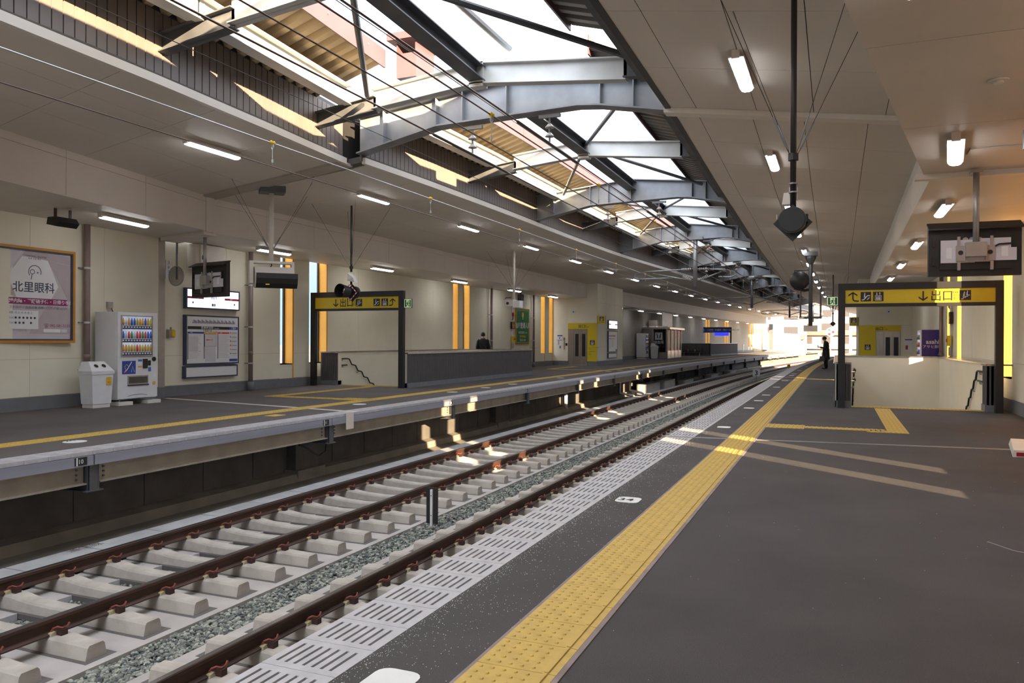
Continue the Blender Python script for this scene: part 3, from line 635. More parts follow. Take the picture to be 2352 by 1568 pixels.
# long members along the tracks
allY=[-1.,3.9,8.05,11.95]+sorted(MY+SY)
for k,(a,b) in enumerate(zip(allY[:-1],allY[1:])):
    if b-a<1.5: continue
    a2,b2=a+.02,b-.02; Yk=(a2,b2)
    def P(fn,z,h,w): 
        q=[]
        for dz in (0,h):
            for (yy,sg) in ((a2,-1),(a2,1),(b2,1),(b2,-1)): q.append((fn(yy)+sg*w/2,yy,z+dz))
        return q
    nm=ORD[k]
    rb=thing('ridge_beam','dark steel ridge beam between rafters over the tracks, %s bay'%nm,'beam',(mid(a),a,5.8),'ridge beams'); 
    MB().hexa(P(mid,5.80,.02,.28)).hexa(P(mid,5.82,.22,.02)).hexa(P(mid,6.03,.02,.28)).build('section','galv_dark',rb)
    fb=lambda y:edgeL(y)+.62
    eb=thing('eaves_beam','pale steel beam along the left roof eaves, %s bay'%nm,'beam',(fb(a),a,5.7),'left eaves beams')
    MB().hexa(P(fb,5.70,.02,.24)).hexa(P(fb,5.72,.30,.02)).hexa(P(fb,6.02,.02,.26)).build('section','galv_light',eb)
    fr=lambda y:edgeR(y)-.35
    er=thing('eaves_beam','grey steel beam along the right roof eaves, %s bay'%nm,'beam',(fr(a),a,5.4),'right eaves beams')
    MB().hexa(P(fr,5.45,.02,.24)).hexa(P(fr,5.47,.3,.02)).hexa(P(fr,5.77,.02,.26)).build('section','galv_dark',er)
    # corrugated decks with fascia boards
    for side,f0,f1,z0,z1,fz0,fz1,dm in (('left',lambda y:edgeL(y)-.3,lambda y:edgeL(y)+1.42,5.86,6.40,6.28,6.60,'deck'),('right',lambda y:edgeR(y)+.25,lambda y:edgeR(y)-1.62,5.98,6.52,6.42,6.76,'deck_shaded')):
        D=thing('roof_deck','corrugated tan roof deck over the %s eaves, %s bay'%(side,nm),'roof deck',(f1(a),a,6.4),'%s roof decks'%side)
        n=int((b-a)/.30); st=(b-a)/n; vs=[]; fs=[]
        for j in range(n):
            for (u,h) in ((0,0),(.42,0),(.56,.09),(.86,.09)):
                y=a+(j+u)*st; vs += [(f0(y),y,z0+h),(f1(y),y,z1+h)]
        vs += [(f0(b),b,z0),(f1(b),b,z1)]
        fs=[(2*i,2*i+1,2*i+3,2*i+2) for i in range(len(vs)//2-1)]
        MB().add(vs,fs).add([(x,y,z+.03) for x,y,z in vs],[q[::-1] for q in fs]).build('sheet',dm,D)
        s=1 if side=='left' else -1
        p=[(f1(a+.01),a+.01),(f1(a+.01)+s*.03,a+.01),(f1(b-.01)+s*.03,b-.01),(f1(b-.01),b-.01)]
        MB().hexa([(x,y,fz0) for x,y in p]+[(x,y,fz1) for x,y in p]).build('fascia_board','pink',D)
        for j in range(3 if a<30 else 0):
            y=a+(b-a)*(j+.5)/3; x=f1(y)+s*.03; MB().tube([(x,y,fz0+.2),(x+s*.006,y,fz0+.2)],.012,6).build('rivet','white_paint',D)
# diagonal bracing from the rafter nodes
br=[]
for i,y in enumerate(SY):
    for j,(yy,xf) in enumerate(((y-4.4,lambda v:edgeL(v)+1.0),(y-4.4,lambda v:edgeR(v)-.9),(y+4.5,lambda v:edgeL(v)+.9),(y+4.5,lambda v:edgeR(v)-.9))):
        if i==0 and j==0: continue
        p=Vector((mid(y),y,5.98)); q=Vector((xf(yy),yy,5.80))
        t=thing('roof_brace','diagonal steel tube brace of the %s rafter, toward the %s %s'%(ORD[i],('near','near','far','far')[j],('left','right','left','right')[j]),'brace',q); MB().tube([p,q],.045,8).build('tube','galv',t)
for lab,p,q in (('dark diagonal brace crossing the pink fascia at top of view',(-5.6,8.1,6.0),(-7.7,11.7,5.75)),('long grey brace crossing the white sky at the top right of the opening',(-5.5,8.1,6.0),(-3.0,11.7,5.8))):
    t=thing('roof_brace',lab,'brace',q); MB().tube([p,q],.05,8).build('tube','galv_dark',t)
# light purlins above the ridge
for x,lab in ((-5.05,'pale round purlin above the ridge in the near bay'),):
    t=thing('roof_purlin',lab,'beam',(x,8,6.3)); MB().tube([(x,2,6.28),(x,11.9,6.28)],.06,8).build('tube','galv_light',t)
# pink roof vent on the left eaves
v=thing('roof_vent','pink sheet metal roof vent with a hood on the left eaves','vent',(-7.4,12.8,6.5))
for (a,b,c,d) in ((-7.62,-7.6,12.55,13.25),(-7.22,-7.2,12.55,13.25)): B(a,b,c,d,6.3,6.95).build('side_panel','pink',v)
B(-7.6,-7.22,12.55,12.57,6.3,6.75).build('front_panel','pink',v); B(-7.75,-7.07,12.4,13.4,6.97,7.1).build('hood','pink',v)
# ================================================================ overhead wires
def wire_y(x,zf,y0,y1,r,st=2.3,off=0.): return MB().tube([(x+cv(y),y,zf(y)) for y in ys(y0,y1,st)],r,6)
def sag(ya,sp,d,z): return lambda y: z+d*(((y-ya)%sp)/sp*2-1)**2
for (tx,lab,h0,zm,zc,mm) in ((TF,'far',4.15,4.17,3.84,'wire_silver'),(TN,'near',4.0,4.15,3.80,'wire_copper')):
    W=thing('overhead_wire','overhead messenger wire with yellow hangers above the %s track'%lab,'wire',(tx,5,zm))
    wire_y(tx,lambda y:zm,-4,118,.0085 if lab=='far' else .009).build('messenger',mm,W)
    wire_y(tx,lambda y:zc,-4,118,.0075).build('contact_wire','wire_copper',W)
    y=h0
    while y<90:
        x=tx+cv(y)
        h=MB().ball((x,y-.028,zm+.006),.030,8,5,(.9,.75,1)).ball((x,y+.028,zm+.006),.030,8,5,(.9,.75,1)).build('hanger_spool','hang_yellow',W,True)
        h=MB().tube([(x,y,zm-.02),(x,y,zc+.02)],.004,5); h.tube([(x,y,zc+.05),(x,y,zc+.10)],.016,8); h.tube([(x-.012,y,zm-.02),(x-.02,y,zm-.06),(x,y,zm-.1)],.005,5); h.tube([(x+.012,y,zm-.02),(x+.02,y,zm-.06),(x,y,zm-.1)],.005,5)
        h.build('hanger','wire_silver',W); y+=4.6
for (x,z,lab) in ((-6.25,4.86,'left thick dark feeder cable hung from insulators under the roof girders'),(-4.73,4.92,'right thick dark feeder cable hung from insulators under the roof girders')):
    F=thing('feeder_cable',lab,'cable',(x,5,z)); wire_y(x,lambda y:z,-4,110,.014).build('cable','wire_copper',F)
    for y in MY[:6]:
        xx=x+cv(y); MB().tube([(xx,y-1.5,z),(xx,y+1.6,z)],.026,8).build('sleeve','black_paint',F)
        I=thing('insulator','%s ceramic insulator string under the %s deep roof girder'%('left' if x<-5 else 'right',ORD[MY.index(y)]),'insulator',(xx,y,z),'feeder insulators')
        B(xx-.2,xx+.2,y-.03,y+.03,z+.46,z+.52).build('hanger_plate','galv',I); MB().tube([(xx,y,z+.46),(xx,y,z)],.018,6).build('rod','galv',I)
        for q in (.12,.28): MB().tube([(xx,y,z+q),(xx,y,z+q+.02),(xx,y,z+q+.07)],[.085,.075,.03],12).build('shed','ceramic',I,True)
# thin extra wires
for x,z,lab in ((-7.9,5.25,'thin dark wire along the left side of the roof opening'),(-5.3,5.3,'thin dark wire along the middle of the roof opening')):
    o=wire_y(x,lambda y:z,-4,100,.006).build('thin_wire','wire'); tag(o,lab,'wire')
# drop posts with pull-off arms
for i,(y,x) in enumerate(((31.0,-5.15),(52.,-5.3),(74.,-3.9),(92,-2.4))):
    x=x+ (cv(y) if i==1 else 0)
    D=thing('catenary_post','grey drop post with curved pull-off arms hanging from the roof, %s from the camera'%ORD[i],'post',(x,y,3.5),'catenary drop posts')
    MB().tube([(x,y,5.5),(x,y,3.55)],.085,12).build('post','galv',D,True); B(x-.3,x+.3,y-.12,y+.12,5.40,5.52).build('head_plate','galv',D)
    for s,L in ((-1,2.25),(1,1.35)):
        MB().tube([(x+s*.08,y,4.25),(x+s*L*.85,y,4.2),(x+s*(L+.15),y,4.12),(x+s*(L+.2),y,3.98),(x+s*L,y,3.90),(x+s*.9,y,3.92)],.028,8).build('arm','galv',D,True)
        MB().tube([(x+s*.08,y,3.78),(x+s*L*.75,y,4.12)],.026,8).build('stay','galv',D,True)
        for (p,q) in (((x+s*.15,y,4.25),(x+s*.55,y,4.24)),((x+s*.15,y,3.82),(x+s*.5,y,3.98))):
            m=MB(); p=Vector(p); q=Vector(q)
            for k in range(6): c=p.lerp(q,(k+.5)/6); d=(q-p)*.03; m.tube([c-d,c+d],.055,10)
            m.build('insulator','ceramic',D,True)
# ================================================================ flat graphics helper
class Plane:
    DIR={'x+':((0,1,0),(0,0,1),(1,0,0)),'x-':((0,-1,0),(0,0,1),(-1,0,0)),'y-':((1,0,0),(0,0,1),(0,-1,0))}
    def __init__(s,parent,face,origin): s.p=parent; s.face=face; s.r,s.u,s.n=[Vector(a) for a in s.DIR[face]]; s.o=Vector(origin)
    def pt(s,u,v,l=0): return s.o+s.r*u+s.u*v+s.n*l
    def poly(s,pts,m,name='panel',lift=.0,th=.003,parent=None): return MB().prism([s.pt(u,v,lift) for u,v in pts],(0,0,0),s.n*th).build(name,m,parent or s.p)
    def rect(s,u0,u1,v0,v1,m,name='panel',lift=.0,th=.003,parent=None): return s.poly([(u0,v0),(u1,v0),(u1,v1),(u0,v1)],m,name,lift,th,parent)
    def circ(s,u,v,r,m,name='disc',lift=.0,th=.003,n=16,parent=None): return s.poly([(u+r*math.cos(2*math.pi*i/n),v+r*math.sin(2*math.pi*i/n)) for i in range(n)],m,name,lift,th,parent)
    def line(s,pts,w,m,name='stroke',lift=.0,th=.003,parent=None,closed=False):
        P=[Vector(p) for p in pts]; n=len(P); Lp=[];Rp=[]
        for i,p in enumerate(P):
            a=P[i-1] if (i>0 or closed) else p; b=P[(i+1)%n] if (i<n-1 or closed) else p
            d=(b-a); d=d.normalized() if d.length>1e-9 else Vector((1,0)); q=Vector((-d.y,d.x))*w/2
            Lp.append(p+q); Rp.append(p-q)
        mb=MB(); vs=[s.pt(*q,lift+th) for q in Lp]+[s.pt(*q,lift+th) for q in Rp]
        fs=[(i,n+i,n+(i+1)%n,(i+1)%n) for i in range(n if closed else n-1)]
        return mb.add(vs,fs).build(name,m,parent or s.p)
    def text(s,t,u,v,h,m,al='L',bold=0.,lift=.004,wide=1.,parent=None,name='lettering'): return text(t,h,m,parent or s.p,s.pt(u,v,lift),s.face,al,name,wide,bold)
    def frame(s,u0,u1,v0,v1,w,m,d=.03,name='frame',parent=None):
        for a,b,c,e in ((u0,u1,v0,v0+w),(u0,u1,v1-w,v1),(u0,u0+w,v0+w,v1-w),(u1-w,u1,v0+w,v1-w)): s.rect(a,b,c,e,m,name,0,d,parent)
def arrow_down(P,u,v,h,m,lift=.003):
    P.rect(u-h*.07,u+h*.07,v+.16*h,v+h,m,'arrow',lift); P.poly([(u-h*.42,v+.46*h),(u-h*.42,v+.30*h),(u,v-.02*h),(u+h*.42,v+.30*h),(u+h*.42,v+.46*h),(u,v+.16*h)],m,'arrow',lift)
def arrow_turn(P,u,v,h,m,s=1,lift=.003):
    # up arrow whose tail turns sideways
    P.poly([(u-h*.42,v+.54*h),(u-h*.42,v+.70*h),(u,v+1.0*h),(u+h*.42,v+.70*h),(u+h*.42,v+.54*h),(u,v+.84*h)],m,'arrow',lift)
    P.line([(u,v+.85*h),(u,v+.3*h),(u+s*h*.05,v+.16*h),(u+s*h*.16,v+.08*h),(u+s*h*.55,v+.06*h)],h*.14,m,'arrow',lift)
def person_icon(P,u,v,h,m,lift,lean=0.):
    P.circ(u+lean*h*.2,v+.88*h,h*.11,m,'pictogram',lift,n=8); P.line([(u+lean*h*.12,v+.72*h),(u,v+.4*h)],h*.2,m,'pictogram',lift); P.line([(u,v+.42*h),(u-.12*h,v)],h*.11,m,'pictogram',lift); P.line([(u,v+.42*h),(u+.14*h,v+.05*h)],h*.11,m,'pictogram',lift)
def icon(P,u,v,w,kind):
    P.rect(u,u+w,v,v+w,'sign_black','icon_tile',.003); L=.007; W='sign_white'
    if kind=='stairs':
        P.line([(u+.12*w,v+.12*w),(u+.3*w,v+.12*w),(u+.3*w,v+.24*w),(u+.5*w,v+.24*w),(u+.5*w,v+.36*w),(u+.7*w,v+.36*w),(u+.7*w,v+.5*w),(u+.9*w,v+.5*w)],w*.07,W,'pictogram',L)
        person_icon(P,u+.36*w,v+.3*w,w*.55,W,L,.5); person_icon(P,u+.64*w,v+.46*w,w*.48,W,L,.5)
    if kind=='escalator':
        P.line([(u+.1*w,v+.16*w),(u+.28*w,v+.16*w),(u+.66*w,v+.6*w),(u+.9*w,v+.6*w)],w*.1,W,'pictogram',L); person_icon(P,u+.38*w,v+.4*w,w*.5,W,L,.2); P.line([(u+.85*w,v+.4*w),(u+.62*w,v+.16*w)],w*.07,W,'pictogram',L)
    if kind=='elevator':
        P.line([(u+.2*w,v+.1*w),(u+.8*w,v+.1*w),(u+.8*w,v+.58*w),(u+.2*w,v+.58*w)],w*.06,W,'pictogram',L,closed=True)
        for q in (.35,.5,.65): P.rect(u+(q-.055)*w,u+(q+.055)*w,v+.15*w,v+.40*w,W,'pictogram',L); P.circ(u+q*w,v+.47*w,w*.05,W,'pictogram',L,n=8)
        P.line([(u+.36*w,v+.92*w),(u+.36*w,v+.64*w)],w*.06,W,'pictogram',L); P.poly([(u+.26*w,v+.76*w),(u+.36*w,v+.62*w),(u+.46*w,v+.76*w)],W,'pictogram',L)
        P.line([(u+.64*w,v+.64*w),(u+.64*w,v+.9*w)],w*.06,W,'pictogram',L); P.poly([(u+.54*w,v+.80*w),(u+.74*w,v+.80*w),(u+.64*w,v+.95*w)],W,'pictogram',L)
def exit_sign(label,x,y,z0,w,h):
    E=thing('exit_sign',label,'exit sign',(x+w/2,y,z0)); P=Plane(E,'y-',(x,y,z0)); B(x,x+w,y,y+.04,z0,z0+h).build('case','exit_dark',E)
    P.rect(.04*w,.96*w,.05*h,.95*h,'exit_green','panel',.0); P.rect(.12*w,.3*w,.12*h,.88*h,'exit_dark','door',.003); P.rect(.72*w,.9*w,.12*h,.88*h,'exit_dark','door',.003)
    for pts,t in (([(.52,.62),(.48,.40)],.13),([(.48,.42),(.62,.30),(.60,.14)],.08),([(.48,.42),(.38,.25),(.28,.2)],.08),([(.53,.60),(.66,.5),(.74,.56)],.06),([(.53,.60),(.40,.56),(.34,.46)],.06)):
        P.line([(a*w,b*h) for a,b in pts],t*h,'exit_dark','pictogram',.003)
    P.circ(.56*w,.74*h,.07*h,'exit_dark','pictogram',.003,n=10)
    return E
def exit_frame(label,x0,x1,y,zt,pl,pw,zb0,zb1,right):
    F=thing('stair_sign_frame',label,'sign frame',((x0+x1)/2,y,0))
    for a in (x0,x1-pw): B(a,a+pw,y,y+.14,0,zt).build('post','black',F)
    B(x0+pw,x1-pw,y+.005,y+.135,zb1,zt).build('top_beam','black',F); B(x0+pw,x1-pw,y+.005,y+.135,zb0-.07,zb0).build('lower_bar','black',F)
    bx=B(x0+pw,x1-pw,y+.03,y+.10,zb0,zb1).build('sign_panel','sign_yellow',F)
    return F,Plane(F,'y-',(0,y+.03,0)),bx
# ================================================================ ceiling lights
def lamp(label,p0,p1,z,group):
    a,b=Vector((p0[0],p0[1],z)),Vector((p1[0],p1[1],z)); c=(a+b)/2; d=(b-a); Ln=d.length; rz=math.atan2(d.y,d.x)-math.pi/2
    T=thing('ceiling_light',label,'ceiling light',tuple(c),group,rz)
    h=Ln/2
    MB().box(-.042,.042,-h,h,-.07,0).build('housing','cream_body',T,local=True); MB().box(-.088,.088,-h+.03,h-.03,-.078,-.066).build('reflector','cream_body',T,local=True)
    m=MB(); prof=[(-.08,-.079),(.08,-.079),(.062,-.105),(.03,-.118),(-.03,-.118),(-.062,-.105)]
    m.sweep(prof,[-h+.05,h-.05]); m.build('diffuser','tube',T,local=True)
    MB().box(-.045,.045,-h-.012,-h+.05,-.10,-.0).build('end_cap','cream_body',T,local=True); MB().box(-.045,.045,h-.05,h+.012,-.10,-.0).build('end_cap','cream_body',T,local=True)
    return T
def ceilz(fa,za,fb,zb,x,y): t=(x-fa(y))/(fb(y)-fa(y)); return za+(zb-za)*t
k=0; y=-.35
while y<100:
    x=-10.1+cv(y)*1.05+(0 if y<34 else .0); z=ceilz(edgeL,ZE,bulkL,ZT,x,y)
    if x<edgeL(y)-.3: lamp('tube light on the high ceiling over the far platform, %s along'%ORD[k],(x,y),(x,y+1.27),z+.004,'high ceiling lights far side'); k+=1
    y+=5.12
for i,(p,q) in enumerate((((-12.05,5.4),(-12.3,6.7)),((-12.95,10.6),(-13.2,11.92)),((-13.86,16.0),(-13.86,17.3)),((-13.9,21.4),(-13.9,22.7)),((-13.95,27.2),(-13.95,28.5)),((-13.98,33.),(-13.98,34.4)),((-13.98,38.4),(-13.98,39.7)))):
    lamp('tube light on the low soffit by the far wall, %s along'%ORD[i],p,q,ZS+.003,'low soffit lights far side')
for i,y in enumerate((51.,56.5,62,67.5,73,78.5,84,89.5,95,100.5)): lamp('small tube light on the low soffit beyond the lift tower, %s along'%ORD[i],(-13.9+cv(y),y),(-13.9+cv(y),y+1.3),ZS-.098,'low soffit lights beyond the lift')
for i in range(16):
    y=-.8+5.02*i; x=-1.09+(cv(y)*.6); z=ceilz(edgeR,ZER,lambda v:(1.5 if v<11.75 else bulkR(v)+.03),ZTR,x,y)
    lamp('tube light on the high ceiling over the near platform, %s along'%ORD[i],(x,y),(x,y+1.3),z+.004,'high ceiling lights near side')
for i,(p,q) in enumerate((((-.0,-.8),(.15,.5)),((.30,4.25),(.45,5.55)),((1.19,9.64),(1.34,10.94)),((1.64,14.1),(1.64,15.4)),((1.68,19.2),(1.68,20.5)),((1.72,24.4),(1.72,25.7)),((1.75,29.6),(1.75,30.9)),((1.8,34.8),(1.8,36.1)))):
    lamp('tube light on the low soffit over the near platform, %s along'%ORD[i],p,q,3.703,'low soffit lights near side')
# ================================================================ near part of the far wall: poster, vending machine, bin, pipes
WX=-14.63
ab=thing('poster_board','large eye clinic poster in an orange frame on the far wall','poster',(WX,10.4,1.32)); P=Plane(ab,'x+',(-14.595,9.5,1.32)); W_,H_=1.83,1.88
B(-14.68,-14.595,9.5,11.33,1.32,3.2).build('backing','frame_orange',ab); P.frame(0,W_,0,H_,.05,'frame_orange',.05); P.frame(.05,W_-.05,.05,H_-.05,.03,'ink',.035,'inner_border')
P.rect(.08,W_-.08,.08,H_-.08,'lav','sheet',.0,.004)
def UV(x,y): return ((x/505.)*1.47+.29,(1000-y)/600.*1.6+.14)      # layout grid of the printed sheet
P.poly([UV(175,350+25),UV(505,372+20),UV(505,455),UV(150,410)],'lav3','print',.004); P.poly([UV(330,435),UV(505,460),UV(505,770),UV(400,560)],'lav3','print',.0045)
P.poly([UV(0,480),UV(45,560),UV(110,710),UV(0,705)],'lav3','print',.0045); P.poly([UV(0,330),UV(170,350),UV(45,560),UV(0,470)],'lav2','print',.005)
P.poly([UV(150,412),UV(330,437),UV(408,628),UV(340,750),UV(108,720),UV(48,565)],'sign_white','hexagon',.006)
P.poly([UV(200,985),UV(330,770),UV(505,790),UV(505,985)],'lav3','print',.0045); P.rect(*[UV(0,0)[0],UV(262,0)[0]],UV(0,950)[1],UV(0,815)[1],'sign_white','timetable',.006)
u,v=UV(235,528); P.line([(u+.13*math.cos(a),v+.13*math.sin(a)) for a in [math.radians(-20+26*i) for i in range(10)]],.014,'ink','logo',.009); P.line([(u-.05+.045*math.cos(a),v+.045*math.sin(a)) for a in [i*.7 for i in range(9)]],.013,'ink','logo',.009,closed=True); P.line([(u-.06,v-.05),(u-.075,v-.15)],.014,'ink','logo',.009); P.circ(u+.06,v-.01,.014,'ink','logo',.009)
P.text('北里眼科',*UV(230,672),.16,'ink','C',.012,.010); P.text('KITASATO eye clinic',*UV(230,692),.028,'ink','C')
P.text('白内障専門医院・眼科専門医',*UV(235,420),.028,'ink','C',0,.010); P.text('院長 北里 博士',*UV(235,436),.03,'ink','C',0,.010)
P.rect(UV(0,0)[0]-.2,UV(478,0)[0],UV(0,768)[1],UV(0,722)[1],'plum','band',.008); P.text('白内障・緑内障・網膜硝子体・日帰り手術',*UV(228,757),.066,'sign_white','C',.02,.012)
P.text('オルソケラトロジー 自由診療 両眼15万円 片眼10万円',*UV(225,800),.045,'ink','C',.0,.009)
for r in range(2):
    P.text(('9:00〜12:30','14:30〜17:30')[r],UV(88,0)[0],UV(0,875+37*r)[1],.036,'ink','R',0,.010)
    for i in range(6):
        if r==1 and i in (3,5): continue
        P.circ(*UV(103+26.5*i,868+37*r),.022,'ink','dot',.010,n=10)
P.text('受付時間  月 火 水 木 金 土',*UV(120,838),.036,'ink','C',0,.010); P.text('休診日 木曜午後・土曜午後・日曜・祝日',*UV(120,968),.042,'ink','C')
P.text('福岡市博多区三筑2-1-2',*UV(388,892),.048,'plum','C'); P.text('☎ 092-581-5155',*UV(400,932),.058,'plum','C',.008,.009); P.rect(UV(300,0)[0],UV(425,0)[0],UV(0,972)[1],UV(0,948)[1],'sign_white','search_box',.006); P.text('北里眼科',*UV(340,968),.04,'ink','C'); P.rect(UV(430,0)[0],UV(475,0)[0],UV(0,972)[1],UV(0,948)[1],'lav2','search_button',.006)
# vending machine
def vending(label,x,y0,y1,dep,h,body='white_body',full=True,zf=.12,front=None):
    V=thing('vending_machine',label,'vending machine',(x-dep/2,(y0+y1)/2,0)); P=Plane(V,'x+',(x,y0,zf)); w=y1-y0; H=h-zf
    B(x-dep,x-.05,y0,y1,zf,h).build('body',body,V); B(x-.05,x,y0+.004,y1-.004,zf+.02,h-.004).build('door',front or body,V)
    for a in (y0+.05,y1-.25): B(x-dep+.02,x+.05,a-.05,a+.3,0,.075).build('plinth','offwhite',V); 
    for a in (y0+.1,y1-.1): MB().tube([(x-.06,a,.07),(x-.06,a,zf+.01)],.018,8).build('foot','galv',V)
    if not full: return V,P
    u0,u1=.09*w,.84*w; v0,v1=.50*H,.955*H
    P.rect(u0,u1,v0,v1,'lit_drinks','display_back',.0,.003); P.frame(u0-.015,u1+.015,v0-.015,v1+.015,.02,'grey_metal',.03,'window_frame')
    rowh=(v1-v0)/3; cans=['can_a','can_b','can_c','can_d','can_e','can_f']
    for r in range(3):
        vz=v0+r*rowh
        P.rect(u0,u1,vz+.005,vz+.075,'ink','button_strip',.003,.012)
        for i in range(11):
            u=u0+(i+.5)*(u1-u0)/11
            if r==0: m=random.choice(['can_d','can_b','can_f','can_d'])
            elif r==1: m=random.choice(['can_a','can_c','can_e','can_b'])
            else: m=random.choice(['can_a','can_e','can_f','can_d'])
            p=P.pt(u,vz+.085,.018); MB().tube([p,p+Vector((0,0,.10)),p+Vector((0,0,.13)),p+Vector((0,0,.155))],[.024,.024,.014,.012],8).build('drink_sample',m,V,True)
            P.rect(u-.02,u+.02,vz+.03,vz+.06,'sign_white','button',.015,.004)
    P.rect(.11*w,.44*w,.29*H,.44*H,'sign_blue','advert',.0,.004); ap=V
    P.line([(.16*w,.31*H),(.24*w,.35*H),(.34*w,.43*H)],.02,'sign_white','advert_print',.004); P.line([(.19*w,.34*H),(.17*w,.38*H),(.22*w,.40*H),(.27*w,.37*H)],.014,'hang_yellow','advert_print',.005); P.line([(.15*w,.32*H),(.22*w,.31*H),(.28*w,.33*H)],.014,'vend_red','advert_print',.005); P.line([(.33*w,.31*H),(.36*w,.38*H),(.41*w,.31*H)],.012,'lav2','advert_print',.005)
    P.rect(.5*w,.6*w,.34*H,.46*H,'sign_white','label_plate',.0,.004); P.rect(.5*w,.6*w,.43*H,.455*H,'can_a','label_strip',.004); P.rect(.5*w,.6*w,.36*H,.38*H,'can_d','label_strip',.004)
    P.rect(.62*w,.73*w,.35*H,.46*H,'black','card_reader',.0,.02); P.rect(.75*w,.82*w,.38*H,.44*H,'black','coin_slot',.0,.01); P.rect(.76*w,.83*w,.31*H,.36*H,'can_a','sticker',.0,.003); P.circ(.90*w,.455*H,.05,'black','speaker_disc',.0,.02); P.rect(.88*w,.96*w,.25*H,.28*H,'sign_white','sticker',.0,.003)
    P.rect(.24*w,.76*w,.165*H,.27*H,'grey_metal','tray_frame',.0,.006); P.rect(.27*w,.73*w,.18*H,.255*H,'smoke_glass','tray_flap',.006,.006); P.rect(.24*w,.76*w,.155*H,.165*H,'black','tray_lip',.0,.03)
    P.circ(.91*w,.17*H,.045,'can_d','sticker',.0,.004,n=6); P.line([(.25*w,.035*H),(.42*w,.05*H),(.6*w,.05*H),(.74*w,.035*H)],.014,'grey_metal','vent_slot',.0)
    P.rect(.0,w,.0,.006,'ink','base_line',.0,.004)
    return V,P
V,P=vending('white drinks vending machine beside the poster on the far wall',-13.93,11.83,12.87,.66,1.98)
def bin_(label,x,y,s=1.,lid=True):
    T=thing('recycling_bin',label,'bin',(x,y,0)); w,d,h=.50*s,.38*s,.70*s
    def ring(z,kx,ky): return [(x-d/2*kx,y-w/2*ky,z),(x+d/2*kx,y-w/2*ky,z),(x+d/2*kx,y+w/2*ky,z),(x-d/2*kx,y+w/2*ky,z)]
    MB().hexa(ring(.08,.88,.86)+ring(h,1,1)).build('tub','white_body',T); MB().hexa(ring(h-.02,1.06,1.06)+ring(h+.05,1.08,1.08)).build('rim','white_body',T)
    MB().hexa(ring(0,.8,.8)+ring(.085,.8,.8)).build('foot','offwhite',T)
    l=ring(h+.05,1.05,1.05); t=[(x-d*.42,y-w*.42,h+.24*s),(x+d*.02,y-w*.36,h+.24*s),(x+d*.02,y+w*.36,h+.24*s),(x-d*.42,y+w*.42,h+.24*s)]
    MB().hexa(l+t).build('lid','white_body',T)
    nrm=Vector((.25*s,0,.48*d+.06)).normalized()
    for a in (-.09,.09):
        c=Vector((x+d*.27,y+a*s,h+.152*s)); MB().tube([c-nrm*.02,c+nrm*.006],.045*s,14).build('hole','black',T); MB().tube([c-nrm*.02,c+nrm*.003],.056*s,14).build('hole_ring','offwhite',T)
    P=Plane(T,'x+',(x+d*.48,y,.0)); P.rect(.08*s,.2*s,.46*s,.62*s,'hang_yellow','sticker',.01); P.text('PET',.14*s,.5*s,.03,'vend_red','C',.01,.016)
    return T
bin_('white recycling bin with two holes beside the vending machine',-14.02,11.40)
def downpipe(label,x,y,zt,zb=(.75,1.75,2.9)):
    T=thing('downpipe',label,'pipe',(x,y,0)); MB().tube([(x,y,.0),(x,y,zt)],.062,14).build('pipe','pipe_brown',T,True); MB().tube([(x,y,0),(x,y,.24)],.095,12).build('shoe','base_grey',T,True); MB().tube([(x,y,.98),(x,y,1.08)],.068,12).build('collar','pipe_brown',T,True)
    for z in zb: B(x-.10,x-.05,y-.14,y-.02,z-.012,z+.012).build('bracket','galv',T); MB().tube([(x,y,z-.02),(x,y,z+.02)],.068,12).build('clamp','galv_light',T)
    return T
downpipe('brown downpipe between the eye clinic poster and the vending machine',-14.62,11.66,ZS); downpipe('brown downpipe right of the timetable board',-14.93,16.98,ZS); downpipe('brown downpipe left of the green poster',-14.93,33.2,ZS,(1.4,2.6)); downpipe('brown downpipe right of the green poster',-14.93,38.7,ZS,(1.4,2.6))
sb=thing('speaker','black box speaker hanging from the low soffit above the poster','speaker',(-13.2,10.1,3.5))
B(-13.35,-13.33,9.95,10.0,3.6,ZS).build('bracket','black',sb); B(-13.35,-13.33,10.25,10.3,3.6,ZS).build('bracket','black',sb); MB().prism([(-13.45,9.88,3.52),(-13.2,9.88,3.47),(-13.12,9.88,3.55),(-13.2,9.88,3.65),(-13.42,9.88,3.65)],(0,0,0),(0,.42,0)).build('cabinet','black',sb); B(-13.36,-13.32,9.95,10.3,3.60,3.615).build('bracket_bar','black',sb)
XL=0.
lb=thing('wall_lamp','small amber beacon lamp on the far wall left of the timetable','lamp',(-15.0,14.2,1.44)); B(-15.08,-14.98,14.20,14.36,1.44,1.64).build('case','grey_metal',lb); B(-14.98,-14.94,14.25,14.35,1.47,1.62).build('lens','hang_yellow',lb); MB().tube([(-15.02,14.28,1.64),(-15.02,14.28,1.7)],.02,8).build('gland','galv',lb)
np_=thing('number_sign','white vertical number plate on the far wall under the soffit','sign',(-15.07,14.15,2.9)); P=Plane(np_,'x+',(-15.085,14.17,2.88)); P.rect(0,.18,0,.46,'sign_white','plate',0,.01)
for i,s in enumerate('3613'): P.text(s,.09,.36-.108*i,.075,'ink','C',.01,.013)
ob=thing('outlet_box','small grey outlet box on the far wall above the vending machine','box',(-14.6,12.3,2.1)); B(-14.78,-14.70,12.25,12.37,2.08,2.22).build('case','grey_metal',ob); MB().tube([(-14.69,12.32,2.08),(-14.65,12.33,1.98)],.01,6).build('cord','black',ob)
